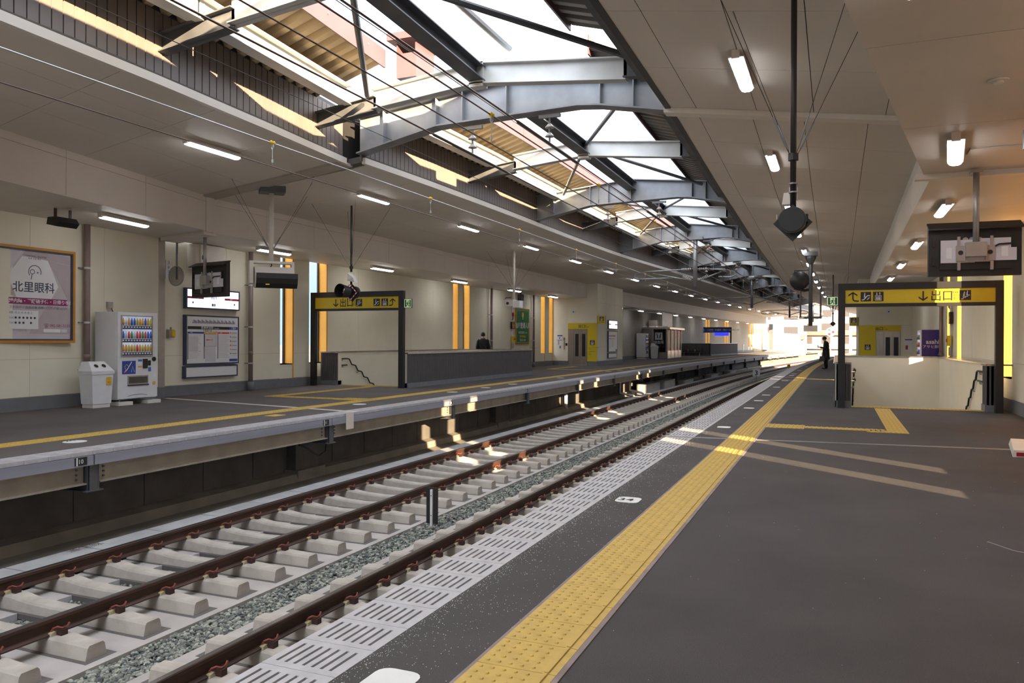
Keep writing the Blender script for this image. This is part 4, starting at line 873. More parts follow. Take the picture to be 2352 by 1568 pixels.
wb=thing('wall_cabinet','pink-white equipment cabinet high on the far wall','cabinet',(-15.0,15.3,3.2)); B(-15.09,-14.80,14.85,15.85,3.16,3.80).build('case','bulk',wb); B(-14.80,-14.785,14.99,15.84,3.17,3.79).build('door','offwhite',wb); B(-14.785,-14.775,15.05,15.08,3.42,3.52).build('handle','black',wb)
def lightbox(name,label,cat,x,y0,y1,z0,z1,lit='lit_panel',fm='ink',d=.09):
    T=thing(name,label,cat,(x,(y0+y1)/2,z0)); B(x-.02,x+d,y0,y1,z0,z1).build('case',fm,T); P=Plane(T,'x+',(x+d,y0,z0)); P.frame(0,y1-y0,0,z1-z0,.035,fm,.012); P.rect(.035,y1-y0-.035,.035,z1-z0-.035,lit,'face',.0,.003); return T,P
T,P=lightbox('station_name_sign','lit station name sign with red bands above the timetable board','sign',-15.08,14.73,16.60,2.18,2.70); w=1.87
P.rect(.035,.58,.255,.31,'sign_red','band',.004); P.rect(1.32,w-.035,.255,.31,'sign_red','band',.004); P.poly([(.30,.283),(.40,.262),(.40,.304)],'sign_white','arrow',.008); P.poly([(1.62,.283),(1.52,.262),(1.52,.304)],'sign_white','arrow',.008)
P.text('ざっしょのくま',w/2,.36,.10,'ink','C',.012,.006); P.text('雑餉隈',w/2,.265,.055,'sign_blue','C',.01,.006); P.text('Zasshonokuma',w/2,.185,.05,'sign_blue','C',.0,.006); P.rect(.86,.92,.08,.15,'sign_blue','station_code',.004); P.rect(.93,.99,.08,.15,'lav2','station_code',.004)
P.text('いじり',.32,.17,.045,'sign_blue','C',0,.006); P.text('Ijiri',.32,.11,.035,'sign_blue','C',0,.006); P.rect(.2,.24,.13,.18,'sign_blue','station_code',.004); P.text('かすがばる',1.5,.17,.045,'sign_blue','C',0,.006); P.text('Kasugabaru',1.5,.11,.035,'sign_blue','C',0,.006); P.rect(1.66,1.70,.13,.18,'sign_blue','station_code',.004)
T,P=lightbox('timetable_board','timetable board in a black frame on the far wall under the station name sign','notice board',-15.08,14.72,16.58,.76,2.02,'sign_white'); h=1.26
P.rect(.06,w-.06,.99,h-.05,'sign_white','line_map',.003)
for i in range(44):
    m=['sign_red','can_a','exit_dark','can_a'][i%4]; P.rect(.22+.034*i,.238+.034*i,1.05,1.09+.02*((i*7)%4),m,'station_mark',.006)
P.line([(.2,1.12),(1.72,1.06)],.006,'sign_red','route',.006); P.text('西鉄電車路線図',.65,1.15,.03,'can_a','L',.0,.006)
P.rect(.06,1.50,.90,.975,'sign_black','header',.003); P.text('発車時刻表',.5,.915,.05,'sign_white','L',.01,.007,1.25); P.text('Timetable',.95,.915,.032,'sign_white','L',0,.007); P.rect(1.50,w-.06,.90,.975,'sign_blue','header',.003); P.text('ご案内',1.66,.915,.045,'sign_white','C',.01,.007)
P.text('大牟田方面',.72,.845,.045,'ink','C',.005,.006); P.text('for Omuta',.92,.845,.026,'ink','L',0,.006)
for a,b,m,s in ((.06,.60,'sign_blue','平日'),(.60,1.08,'can_d','土曜'),(1.08,1.50,'can_b','日祝')): P.rect(a,b,.79,.835,m,'column_head',.003); P.text(s,a+.12,.80,.028,'sign_white','C',.01,.007)
for a in (.06,.60,1.08):
    P.rect(a,a+.02,.14,.785,'ink','hour_column',.003)
    for i in range(18): P.rect(a+.03,a+.30+.15*random.random(),.165+.034*i,.171+.034*i,'lav3','printed_row',.003)
P.rect(.62,1.03,.46,.785,'lav2','notice_sheet',.006); P.frame(.62,1.03,.46,.785,.008,'ink',.010,'notice_border'); P.rect(.67,.78,.62,.645,'can_b','notice_print',.010); P.rect(.78,.9,.62,.645,'can_d','notice_print',.010); P.rect(.1,.4,.33,.72,'lav2','notice_sheet',.006); P.rect(.66,1.0,.06,.44,'lav2','notice_sheet',.006)
P.rect(1.51,w-.06,.06,.125,'sign_blue','footer',.003)
for i in range(6): P.circ(1.55,.82-.11*i,.02,['can_b','can_a','can_b','can_b','can_d','can_a'][i],'bullet',.004,n=10); P.rect(1.59,1.78,.81-.11*i,.822-.11*i,'ink','printed_row',.004); P.rect(1.54,1.76,.77-.11*i,.777-.11*i,'lav3','printed_row',.004)
lightbox('blank_board','empty white notice panel in a black frame below the timetable board','notice board',-15.08,14.70,16.54,.42,.73,'sign_white')
cm=thing('convex_mirror','round convex mirror on a pole from the soffit left of the station sign','mirror',(-14.7,14.2,3.8)); MB().tube([(-14.75,14.2,ZS),(-14.75,14.2,2.85)],.025,10).build('pole','galv',cm,True); MB().tube([(-14.72,14.13,2.93),(-14.72,14.17,2.93),(-14.72,14.20,2.93)],[.21,.24,.10],24).build('dish','smoke_glass',cm,True)
MB().tube([(-14.72+.235*math.cos(a*.2618),14.15,2.93+.235*math.sin(a*.2618)) for a in range(25)],.012,6).build('rim','grey_metal',cm)
# hanging monitor seen from behind
def monitor(label,x,y,zt,z0,z1,w,rz):
    T=thing('hanging_monitor',label,'monitor',(x,y,zt),None,rz); h=z1-z0; a=z0-zt; b=z1-zt
    def lb(x0,x1,y0,y1,q0,q1,n,m): return MB().box(x0,x1,y0,y1,q0,q1).build(n,m,T,local=True)
    MB().hexa([(-w/2,0,a),(w/2,0,a),(w/2,.10,a),(-w/2,.10,a),(-w/2,0,b-.06),(w/2,0,b-.06),(w/2,.10,b),(-w/2,.10,b)]).build('casing','black',T,local=True)
    MB().hexa([(-w/2-.01,-.09,b-.11),(w/2+.01,-.09,b-.11),(w/2+.01,.11,b-.02),(-w/2-.01,.11,b-.02),(-w/2-.01,-.09,b-.09),(w/2+.01,-.09,b-.09),(w/2+.01,.11,b+.01),(-w/2-.01,.11,b+.01)]).build('hood','black',T,local=True)
    lb(-w*.38,w*.40,-.025,0,a+.12*h,a+.70*h,'rear_cover','black'); lb(-w*.37,w*.0,-.04,-.02,a+.24*h,a+.66*h,'rear_plate','lav2'); lb(.0*w,w*.38,-.041,-.02,a+.50*h,a+.68*h,'rear_plate','lav2'); lb(.0*w,w*.44,-.04,-.02,a+.27*h,a+.50*h,'rear_plate','lav2')
    MB().tube([(0,-.10,0),(0,-.10,a+.60*h)],.038,14).build('pole','grey_metal',T,True,local=True); lb(-.07,.07,-.17,-.03,-.02,0,'pole_flange','grey_metal')
    lb(-.12,.12,-.15,-.045,a+.34*h,a+.60*h,'bracket_box','grey_metal')
    for s in (-1,1):
        lb(s*.17-.055,s*.17+.055,-.07,-.04,a+.27*h,a+.55*h,'bracket_plate','grey_metal'); lb(s*.19-.018,s*.19+.018,-.075,-.04,a+.10*h,a+.26*h,'bracket_leg','grey_metal'); lb(s*.19-.018,s*.19+.018,-.06,-.04,a+.55*h,a+.72*h,'bracket_rail','grey_metal')
        MB().tube([(s*.17,-.075,a+.42*h),(s*.17,-.068,a+.42*h)],.03,14).build('bracket_hole','black',T,local=True)
    lb(-.21,.21,-.06,-.045,a+.25*h,a+.28*h,'cross_bar','grey_metal')
    for s in (-.10,-.03,.05): MB().tube([(s*w,-.03,a+.66*h),(s*w,-.022,a+.66*h)],.035,12).build('vent_hole','grey_metal',T,local=True)
    lb(-w*.46,-w*.43,-.02,0,a+.55*h,a+.72*h,'latch','black'); lb(-w*.46,-w*.43,-.02,0,a+.2*h,a+.37*h,'latch','black'); lb(-w*.31,-w*.25,-.043,-.04,a+.32*h,a+.52*h,'label','sign_white'); lb(.28*w,w*.35,-.043,-.04,a+.34*h,a+.52*h,'label','sign_white')
    MB().tube([(.19,-.05,a+.5*h),(.27,-.06,a+.56*h),(.38*w,-.05,a+.57*h)],.012,6).build('cable','black',T,local=True)
    return T
monitor('hanging monitor seen from behind, above the station name sign on the far platform',-13.36,13.8,ZS,2.38,3.19,1.3,-.2)
# guyed poles
def guys(T,x,y,z,zc,r,n=4,a0=.7):
    for i in range(n):
        a=a0+2*math.pi*i/n; e=Vector((x+r*math.cos(a),y+r*math.sin(a),zc)); s=Vector((x+.03*math.cos(a),y+.03*math.sin(a),z)); MB().tube([s,e],.0035,5).build('guy_wire','wire',T); d=(e-s); MB().tube([s+d*.05,s+d*.2],.009,6).build('turnbuckle','galv',T); MB().tube([e-d*.05,e],.008,6).build('wire_anchor','galv',T)
ls=thing('loudspeaker','cream wedge loudspeaker with black grille hung on a white pole over the far platform','loudspeaker',(-11.4,13.6,4.75),None,0)
x,y=-11.4,13.6; MB().tube([(x,y,4.74),(x,y,3.10)],.055,16).build('pole','offwhite',ls,True); B(x-.25,x+.28,y-.2,y+.2,4.60,4.74).build('ceiling_box','galv_dark',ls); guys(ls,x,y,3.35,4.74,1.15)
B(x-.46,x+.48,y-.1,y+.1,3.06,3.11).build('bracket_bar','offwhite',ls); B(x-.46,x-.38,y-.16,y+.14,2.62,3.08).build('bracket_side','offwhite',ls); B(x+.42,x+.48,y-.1,y+.1,2.78,3.08).build('bracket_side','offwhite',ls); 
pr=[(y+.30,2.98),(y-.15,2.98),(y-.38,2.84),(y-.33,2.62),(y-.22,2.53),(y+.30,2.56)]
MB().prism([(x-.36,a,b) for a,b in pr],(0,0,0),(.80,0,0)).build('cabinet','cream_body',ls); gr=[(y-.382,2.83),(y-.385,2.72),(y-.335,2.61),(y-.22,2.52),(y+.1,2.535),(y+.1,2.55),(y-.215,2.545),(y-.32,2.625),(y-.37,2.72),(y-.37,2.83)]
MB().prism([(x-.34,a,b) for a,b in gr],(0,0,0),(.86,0,0)).build('grille','black',ls); B(x-.15,x-.07,y-.372,y-.352,2.575,2.60).build('badge','sign_yellow',ls)
MB().tube([(x,y,3.06),(x+.01,y,3.02),(x-.03,y-.05,2.98)],.012,6).build('cable','black',ls); ls.rotation_euler=(0,0,.8)
def signal(label,x,y,zc,zl,s,pm='black',flood=True,face=-1,guyz=None):
    T=thing('signal_lamp',label,'signal lamp',(x,y,zc)); MB().tube([(x,y,zc),(x,y,zl+.2*s)],.026,12).build('pole',pm,T,True); guys(T,x,y,guyz or zl+.62*s,zc,.95); MB().tube([(x,y,(guyz or zl+.62*s)-.03),(x,y,(guyz or zl+.62*s)+.03)],.045,10).build('guy_clamp',pm,T)
    r=.215*s; yy=y+.05*face
    MB().prism([(x-r,yy,zl),(x,yy,zl-r),(x+r,yy,zl),(x,yy,zl+r)],(0,-.01,0),(0,.01,0)).build('backboard','black',T); d=Vector((0,face,0))
    c=Vector((x,yy,zl+.02*s)); MB().tube([c,c+d*.10*s,c+d*.13*s],[.15*s,.152*s,.15*s],28).build('lamp_body','black',T); MB().tube([c+d*.13*s,c+d*.145*s],.135*s,28).build('cover','black',T)
    MB().tube([(x-.165*s,yy+d.y*.06*s,zl+.04*s),(x-.165*s,yy+d.y*.06*s,zl+.10*s)],.01,6).build('hinge','grey_metal',T); MB().box(x+.14*s,x+.17*s,yy-.05,yy+.05,zl,zl+.09*s).build('latch','black',T)
    if flood:
        f=Vector((x-.05,y+.06,zl+.235)); MB().hexa([(f.x-.045,f.y-.05,f.z-.055),(f.x+.03,f.y-.05,f.z-.055),(f.x+.03,f.y+.05,f.z-.05),(f.x-.045,f.y+.05,f.z-.05),(f.x-.03,f.y-.03,f.z+.05),(f.x+.025,f.y-.03,f.z+.05),(f.x+.025,f.y+.04,f.z+.05),(f.x-.03,f.y+.04,f.z+.05)]).build('floodlight','offwhite',T); B(x-.035,x+.035,y+.02,y+.08,zl+.22,zl+.33).build('flood_bracket','offwhite',T); B(f.x-.035,f.x+.02,f.y-.04,f.y+.04,f.z-.06,f.z-.055).build('flood_lens','sign_white',T)
        for q in (.36,.46): MB().tube([(x,y,zl+q*s),(x,y,zl+q*s+.012)],.04,10).build('clamp','galv',T)
    return T
sg=signal('black signal lamp with red and white diamond edge hanging over the far platform',-11.0,16.05,4.70,2.56,1.0,'black',False,1)
x,y,z=-11.0,16.0,2.56
for i,(a,b) in enumerate((((-.2,0),(0,.2)),((0,.2),(.2,0)),((.2,0),(0,-.2)),((0,-.2),(-.2,0)))):
    for k in range(6):
        p=Vector((x+a[0]+(b[0]-a[0])*k/6,y-.02,z+a[1]+(b[1]-a[1])*k/6)); q=Vector((x+a[0]+(b[0]-a[0])*(k+1)/6,y-.02,z+a[1]+(b[1]-a[1])*(k+1)/6)); MB().tube([p,q],.013,4).build('edge_stripe','sign_red' if k%2 else 'sign_white',sg)
MB().tube([(x-.06,y-.03,z+.02),(x-.10,y-.30,z+.04)],[.14,.17],20,cap=False).build('visor','black',sg,True); MB().tube([(x-.05,y-.03,z),(x-.055,y-.06,z)],.10,16).build('lens','galv_dark',sg,True)
B(x+.05,x+.10,y-.1,y+.05,z+.36,z+.5).build('flood_bracket','offwhite',sg); MB().hexa([(x+.08,y-.25,z+.28),(x+.26,y-.2,z+.24),(x+.26,y-.05,z+.24),(x+.08,y-.1,z+.30),(x+.06,y-.2,z+.46),(x+.22,y-.22,z+.36),(x+.22,y-.08,z+.36),(x+.06,y-.08,z+.5)]).build('floodlight','offwhite',sg)
cp=thing('camera_pole','white pole with a white camera housing hanging over the far platform','camera',(-11.06,26.6,4.75)); x,y=-11.06,26.6; MB().tube([(x,y,4.75),(x,y,2.85)],.05,12).build('pole','offwhite',cp,True); guys(cp,x,y,3.3,4.74,1.1); B(x-.30,x+.05,y-.2,y+.15,2.66,2.92).build('housing','offwhite',cp); B(x+.02,x+.28,y-.15,y+.2,2.62,2.88).build('housing','white_body',cp); MB().tube([(x-.16,y-.2,2.78),(x-.16,y-.24,2.78)],.05,10).build('lens','black',cp); MB().tube([(x-.3,y,2.8),(x-.38,y,2.9),(x-.3,y-.05,3.0),(x-.1,y,3.0)],.012,6).build('cable','black',cp)
# ================================================================ stairs on the far platform
F,P,bx=exit_frame('black exit sign frame over the stairs on the far platform',-14.93,-11.66,19.62,2.85,None,.15,2.35,2.69,True)
arrow_down(P,-14.02,2.41,.22,'sign_black'); P.text('出口',-13.86,2.42,.20,'sign_black','L',.01,.005,.9); P.text('出口',-13.42,2.54,.055,'sign_black','L',.0,.005); P.text('출구',-13.42,2.44,.055,'sign_black','L',.0,.005); icon(P,-13.30,2.41,.22,'stairs'); icon(P,-12.68,2.41,.22,'escalator'); icon(P,-12.40,2.41,.22,'elevator'); arrow_turn(P,-12.02,2.41,.22,'sign_black',-1)
exit_sign('green running man exit sign beside the frame on the far platform',-11.64,19.66,2.34,.25,.27)
def ribbed(name,label,cat,faces,z0,z1,cop,base=True,extra=None):
    T=thing(name,label,cat,(*faces[0][0],0))
    for (a,b,n) in faces:       # outer face from a to b, n outward normal
        a,b,n=Vector((*a,0)),Vector((*b,0)),Vector((*n,0)); Ln=(b-a).length; d=(b-a)/Ln; k=max(2,int(Ln/.075)); pts=[]
        for i in range(k):
            for u,h in ((0,0),(.5,0),(.6,.018),(.9,.018)): pts.append(a+d*((i+u)*Ln/k)+n*h)
        pts.append(b); vs=[(p.x,p.y,z) for p in pts for z in (z0+.14,z1-.04)]; MB().add(vs,[(2*i,2*i+2,2*i+3,2*i+1) for i in range(len(pts)-1)]).build('ribbed_panel','parapet',T)
        q=-n*.18; MB().hexa([a-n*.001,b-n*.001,b+q,a+q]+[p+Vector((0,0,z1-.03)) for p in (a-n*.001,b-n*.001,b+q,a+q)]).build('core','wall',T)
        MB().hexa([a+n*.03,b+n*.03,b+q-n*.0,a+q]+[p+Vector((0,0,.14)) for p in (a+n*.03,b+n*.03,b+q,a+q)]).build('base','base_grey',T)
        MB().hexa([p+Vector((0,0,z1-.03)) for p in (a+n*.04,b+n*.04,b+q*1.15,a+q*1.15)]+[p+Vector((0,0,z1+.0)) for p in (a+n*.03,b+n*.03,b+q*1.1,a+q*1.1)]).build('coping','steel_cop',T)
    return T
ribbed('stair_parapet','dark ribbed parapet with steel coping along the far platform stairs','parapet',[((-11.62,19.8),(-11.62,29.9),(1,0)),((-11.8,29.9),(-14.9,29.9),(0,1))],0,1.03,True)
ribbed('stair_parapet','short dark ribbed parapet end by the wall at the far platform stairs','parapet',[((-14.9,20.1),(-14.25,20.1),(0,-1))],0,1.03,True)
struct(MB().box(-14.95,-14.9,20.4,29.7,-4.,1.0).box(-14.9,-11.85,29.55,29.6,-4,1.0).box(-11.86,-11.80,20.4,29.6,-4.,0).build('stairwell_lining','wall')); struct(B(-15.1,-14.86,20.28,29.9,1.0,1.03).build('stairwell_coping','steel_cop'))
def stairs(label,x0,x1,y0,n):
    T=thing('staircase',label,'stairs',((x0+x1)/2,y0,0))
    for i in range(n): B(x0,x1,y0+.3*i,y0+.3*(i+1),-.16*(i+1)-.5,-.16*(i+1)).build('step','concrete',T)
    return T
stairs('staircase going down from the far platform',-14.9,-11.86,20.4,18); stairs('staircase going down from the near platform',.30,2.95,18.75,18)
def handrail(label,x,y0,s):
    T=thing('handrail',label,'handrail',(x,y0,.8)); pts=[(x,y0,.79),(x,y0+1.15,.79)]; yy,zz=y0+1.2,.79
    for i in range(9): pts += [(x,yy+.08,zz-.02),(x,yy+.22,zz-.20),(x,yy+.34,zz-.22)]; yy+=.36; zz-=.22
    MB().tube(pts,.022,8).build('upper_rail','black',T,True); MB().tube([(x,y0,.58),(x,y0+1.15,.58)],.022,8).build('lower_rail','black',T,True)
    for yy in (y0+.1,y0+.9):
        for z in (.79,.58): MB().tube([(x,yy,z-.02),(x,yy,z-.06),(x-s*.06,yy,z-.06)],.012,6).build('bracket','galv',T)
    for i in (1,4,7): p=pts[2+3*i+1]; MB().tube([p,(x,p[1],p[2]-.06),(x-s*.06,p[1],p[2]-.06)],.012,6).build('bracket','galv',T)
    return T
handrail('wavy black handrail on the stairwell wall of the far platform',-14.82,20.25,1)
# wall things further along
T,P=lightbox('poster_board','green maternity clinic poster in an orange frame on the far wall','poster',-15.09,36.45,38.32,1.2,3.06,'sign_green','frame_orange',.05); w,h=1.87,1.86
P.frame(.09,w-.09,.09,h-.09,.02,'can_f',.006,'border'); P.poly([(w/2-.14,1.42),(w/2+.14,1.42),(w/2+.14,1.56),(w/2+.07,1.66),(w/2-.07,1.66),(w/2-.14,1.56)],'can_f','emblem',.004); P.rect(w/2-.06,w/2+.06,1.28,1.42,'can_f','emblem',.004)
P.text('亀村産婦人科',w/2,.86,.24,'sign_white','C',.02,.006,1.05); P.text('博多区銀天町1-1-14',w/2,.56,.10,'sign_white','C',.01,.006); P.text('(博多南警察前)',w/2,.36,.10,'sign_yellow','C',.01,.006); P.text('TEL581-0441',w/2,.17,.12,'sign_white','C',.015,.006)
def emergency(label,x,y,face):
    T=thing('emergency_button',label,'emergency button',(x,y,.9)); s=1 if face=='x+' else -1; P=Plane(T,face,(x,y,0))
    MB().tube([P.pt(0,3.6,.03),P.pt(0,.1,.03)],.03,8).build('conduit','offwhite',T); MB().tube([P.pt(0,2.62,.06),P.pt(0,2.80,.06)],.055,12).build('beacon','vend_red',T,True); MB().tube([P.pt(0,2.62,.06),P.pt(-.04,2.5,.08),P.pt(-.08,2.42,.03)],.02,6).build('beacon_stem','black',T)
    P.rect(-.16,.22,1.98,2.34,'sign_yellow','hazard_plate',.06,.012); P.frame(-.16,.22,1.98,2.34,.025,'sign_black',.076,'hazard_border'); P.rect(-.12,.18,2.01,2.13,'vend_red','hazard_field',.073,.003); P.text('非常',.03,2.20,.09,'sign_black','C',.02,.078); P.text('停止',.03,2.03,.08,'sign_white','C',.02,.079)
    P.rect(-.12,.14,1.30,1.62,'sign_yellow','button_box',.03,.10); P.circ(.03,1.47,.05,'vend_red','button',.13,.03); P.rect(-.10,.08,1.0,1.26,'grey_metal','intercom',.02,.06); P.rect(-.06,.06,.45,.95,'offwhite','label_strip',.03,.01)
    return T
emergency('emergency stop button with hazard plate left of the green poster',-15.05,35.95,'x+')
sp=thing('speaker','small black speaker under the soffit near the white camera pole','speaker',(-14.3,35.3,3.5)); B(-14.4,-14.2,35.1,35.45,3.36,3.66).build('cabinet','black',sp); B(-14.32,-14.28,35.2,35.3,3.66,ZS).build('bracket','black',sp)
# lift tower on the far platform
tw=struct(thing('wall_lift',None,None,(-12.4,42,0)))
B(-15.12,-12.40,42.02,47.6,.0,4.75).build('core','wall_joint',tw)
for z0,z1 in ((.25,1.05),(1.05,3.55),(3.55,4.74)):
    for a,b in ((42.02,43.9),(43.9,45.75),(45.75,47.6)): B(-12.40,-12.386,a+.004,b-.004,z0+.003,z1-.003).build('wall_panel','wall',tw)
for a,b in ((-15.1,-14.11),): B(a+.003,b-.003,42.0,42.02,.25,4.74).build('wall_panel','wall',tw)
B(-14.108,-12.388,42.0,42.02,2.40,4.74).build('wall_panel','wall',tw); B(-12.42,-12.37,42.0,47.62,0,.24).build('base','base_grey',tw); B(-12.96,-12.37,41.99,42.02,0,.24).build('base','base_grey',tw); B(-15.1,-14.11,41.98,42.02,0,.24).build('base','base_grey',tw)
sy=tag(B(-14.11,-12.40,41.985,41.999,2.07,2.40).box(-12.96,-12.40,41.985,42.0,.24,2.07).build('exit_surround','sign_yellow'),'yellow exit surround panel around the lift door on the far platform','sign'); P=Plane(sy,'y-',(0,41.985,0))
P.text('出口',-13.48,2.15,.15,'sign_black','L',.01,.004); P.text('Exit',-13.14,2.25,.05,'sign_black','L',0,.004); P.text('出口 출구',-13.14,2.16,.05,'sign_black','L',0,.004); icon(P,-12.80,1.16,.27,'elevator')
for i,s in enumerate(('エレベーターをご利用の','お客さまへ','大牟田方面','のりば','ご案内')): P.text(s,-12.86,1.0-.085*i-(.05 if i>1 else 0),.038 if i!=2 else .05,'sign_black','L',0,.004)
def lift_door(label,x0,x1,y,zt,num):
    D=struct(thing(num,None,None,((x0+x1)/2,y,0))); jamb=x0+.32
    B(x0,jamb,y-.002,y+.012,0,zt).build('jamb_panel','stainless',D); B(jamb,x1,y-.002,y+.006,zt-.05,zt).build('lintel','stainless',D)
    m=(jamb+x1)/2
    for a,b in ((jamb+.01,m-.004),(m+.004,x1-.01)):
        d=B(a,b,y-.010,y+.004,.05,zt-.06).build('door_leaf','stainless',D); c=(a+b)/2; B(c-.10,c+.10,y-.013,y-.009,.52,zt-.28).build('pane','black',d)
    B(x0,x1,y-.02,y,0,.05).build('door_sill','grey_metal',D)
    return D
lift_door('',-14.10,-12.97,42.0,2.07,'door_1')
nt_=thing('notice_sheet','white and blue notice sheets on the wall left of the far lift door','notice',(-14.6,41.98,1.1)); P=Plane(nt_,'y-',(-14.75,41.995,1.12)); P.rect(0,.30,0,.6,'sign_white','sheet'); P.rect(0,.30,.53,.6,'sign_blue','sheet_header',.003); P.rect(0,.30,.30,.33,'sign_blue','sheet_band',.003); P.rect(.03,.12,.05,.28,'lav3','photo',.003); P.circ(.14,.43,.04,'ink','print',.003); P.rect(.13,.21,-.16,-.02,'can_a','sticker')
cb=thing('lift_call_panel','steel lift call panel beside the far lift door','call panel',(-14.35,41.98,.95)); P=Plane(cb,'y-',(-14.37,41.995,.9)); P.rect(0,.06,0,.48,'stainless','plate',0,.012); P.rect(.005,.05,.5,.68,'black','display',0,.012); P.rect(.12,.22,.22,.36,'black','button_box',0,.014); P.circ(.03,.2,.012,'can_a','button',.012,n=8)
fl=thing('flag_sign','yellow lift flag sign projecting from the far lift tower corner','sign',(-12.15,42,2.35)); B(-12.38,-11.92,41.98,42.06,2.36,2.80).build('case','sign_black',fl); P=Plane(fl,'y-',(-12.38,41.98,2.36)); P.rect(.03,.46,.0,.44,'sign_yellow','face'); icon(P,.13,.15,.24,'elevator'); P.text('出口専用',.245,.05,.06,'sign_black','C',.0,.005)
T,P=lightbox('station_name_sign','lit station name sign on the side of the far lift tower','sign',-12.40,44.1,46.05,2.1,2.62); P.rect(.035,.5,.25,.31,'sign_red','band',.004); P.rect(1.4,1.91,.25,.31,'sign_red','band',.004); P.text('雑餉隈',.97,.36,.09,'sign_blue','C',0,.005)
T,P=lightbox('timetable_board','timetable board on the side of the far lift tower','notice board',-12.40,44.05,46.05,.74,1.98,'sign_white'); P.rect(.06,1.5,.92,.99,'girder_brown','header',.003); P.rect(.1,.6,.76,.82,'can_a','column_head',.003); P.rect(.6,1.4,.76,.82,'can_b','column_head',.003); P.rect(.2,.5,.2,.7,'lav2','notice_sheet',.003); P.rect(.7,1.1,.3,.7,'lav2','notice_sheet',.003); P.rect(1.6,1.9,.05,.15,'sign_blue','footer',.003)
lightbox('blank_board','empty white notice panel on the side of the far lift tower','notice board',-12.40,44.05,45.9,.38,.68,'sign_white')
dt=thing('detector_box','small white detector on the wall above the far lift door','detector',(-13.8,42,2.95)); B(-13.9,-13.68,41.96,42.0,2.93,3.15).build('case','white_body',dt); B(-13.82,-13.75,41.955,41.96,3.0,3.07).build('lens','black',dt)
# ================================================================ far platform beyond the lift
emergency('emergency stop button with hazard plate beyond the far lift tower',-15.0+cv(52),52.,'x+')
c=cv(60); vending('white drinks vending machine beyond the far lift tower',-14.25+c,59.6,60.8,.7,2.0); bin_('white recycling bin in front of the waiting room',-13.9+c,61.3,1.3)
wr=thing('waiting_room','steel and glass waiting room with a sign on its door','waiting room',(-13.4,64,0)); x0,x1,y0,y1=-14.6,-12.45,61.9,68.
x0+=0;
B(x0,x0+.9,y0,y0+.08,0,2.35).build('side_panel','stainless',wr); 
for a in (x0+.9,x1-.12): B(a,a+.1,y0,y0+.1,0,2.35).build('mullion','stainless',wr)
B(x0+1.0,x1-.1,y0+.02,y0+.06,0,.5).build('kick_panel','stainless',wr); B(x0+1.0,x1-.1,y0+.03,y0+.05,.5,2.25).build('door_pane','glass',wr)
P=Plane(wr,'y-',(x0+1.15,y0+.02,1.5)); P.rect(0,.6,.0,.58,'sign_white','pictogram_plate'); person_icon(P,.2,.1,.4,'sign_black',.004,-.6); person_icon(P,.4,.1,.4,'sign_black',.004,.6); P.text('待合所',.3,-.3,.2,'sign_white','C',.02,.005)
for i in range(5): yy=y0+.1+i*(y1-y0-.2)/4; B(x1-.06,x1+.02,yy-.03,yy+.03,0,2.35).build('mullion','stainless',wr)
for i in range(4): a=y0+.13+i*(y1-y0-.2)/4; b=y0+.07+(i+1)*(y1-y0-.2)/4; B(x1-.03,x1-.01,a,b,.62,2.3).build('pane','smoke_glass',wr); B(x1-.03,x1-.0,a,b,0,.62).build('lower_panel','steel_cop',wr)
B(x0-.2,x1+.25,y0-.3,y1+.1,2.35,2.5).build('roof','stainless',wr); B(x0,x1,y1-.1,y1,0,2.35).build('back_panel','stainless',wr); B(x0,x0+.06,y0,y1,0,2.35).build('side_panel','stainless',wr)
for a in (0,1,2): B(x0+.1+a*.55,x0+.55+a*.55,y0+3.9,y0+4.3,.38,.44).build('inner_seat','parapet',wr); B(x0+.1+a*.55,x0+.55+a*.55,y0+4.25,y0+4.32,.44,.85).build('inner_backrest','parapet',wr)
up=thing('plant_screen','dark glazed screen above the waiting room','screen',(-13.4,63,2.6)); B(-14.9,-12.9,61.9,61.95,2.6,3.7).build('screen','smoke_glass',up); B(-12.9,-12.86,61.9,66.,2.6,3.7).build('screen','galv_light',up); B(-14.2,-13.6,63,63.8,2.5,3.1).build('unit','offwhite',up)
ribbed('stair_parapet','plain dark parapet around the second stairs behind the black bench','parapet',[((-14.0,75.2),(-11.0,75.2),(0,-1)),((-11.0,75.2),(-9.9,87.),(1,0))],0,1.2,True)
be=thing('bench','black three seat bench against the second stair parapet','bench',(-12.7,74.5,0))
for i in range(3):
    a=-13.55+.62*i; B(a,a+.5,74.35,74.8,.40,.45).build('seat','black',be); MB().hexa([(a,74.78,.5),(a+.5,74.78,.5),(a+.5,74.84,.5),(a,74.84,.5),(a+.03,74.95,.95),(a+.47,74.95,.95),(a+.47,75.0,.95),(a+.03,75.0,.95)]).build('backrest','black',be)
for a in (-13.0,-12.38): B(a-.02,a+.02,74.4,74.8,.45,.62).build('armrest','grey_metal',be)
B(-13.55,-11.8,74.55,74.62,.33,.38).build('beam','grey_metal',be)
for a in (-13.4,-11.95): MB().tube([(a,74.4,0),(a,74.58,.35)],.025,8).build('leg','grey_metal',be); MB().tube([(a,74.85,0),(a,74.6,.35)],.025,8).build('leg','grey_metal',be)
bs=thing('platform_sign_frame','black frame with a long blue direction sign over the second stairs','sign frame',(-12,84,0))
for a in (-13.7,-10.3): B(a,a+.14,84,84.15,0,2.85).build('post','black',bs)
B(-13.56,-10.3,84.0,84.14,2.3,2.88).build('sign_panel','sign_blue',bs); B(-13.7,-10.16,83.99,84.15,2.74,2.88).build('top_beam','black',bs); P=Plane(bs,'y-',(-13.56,84.0,2.3)); P.text('1',.55,.14,.26,'sign_white','C',.02,.006); P.text('二日市・久留米・柳川・大牟田方面',.9,.22,.15,'sign_white','L',.01,.006); P.text('for Omuta',1.2,.06,.07,'sign_white','L',0,.006)
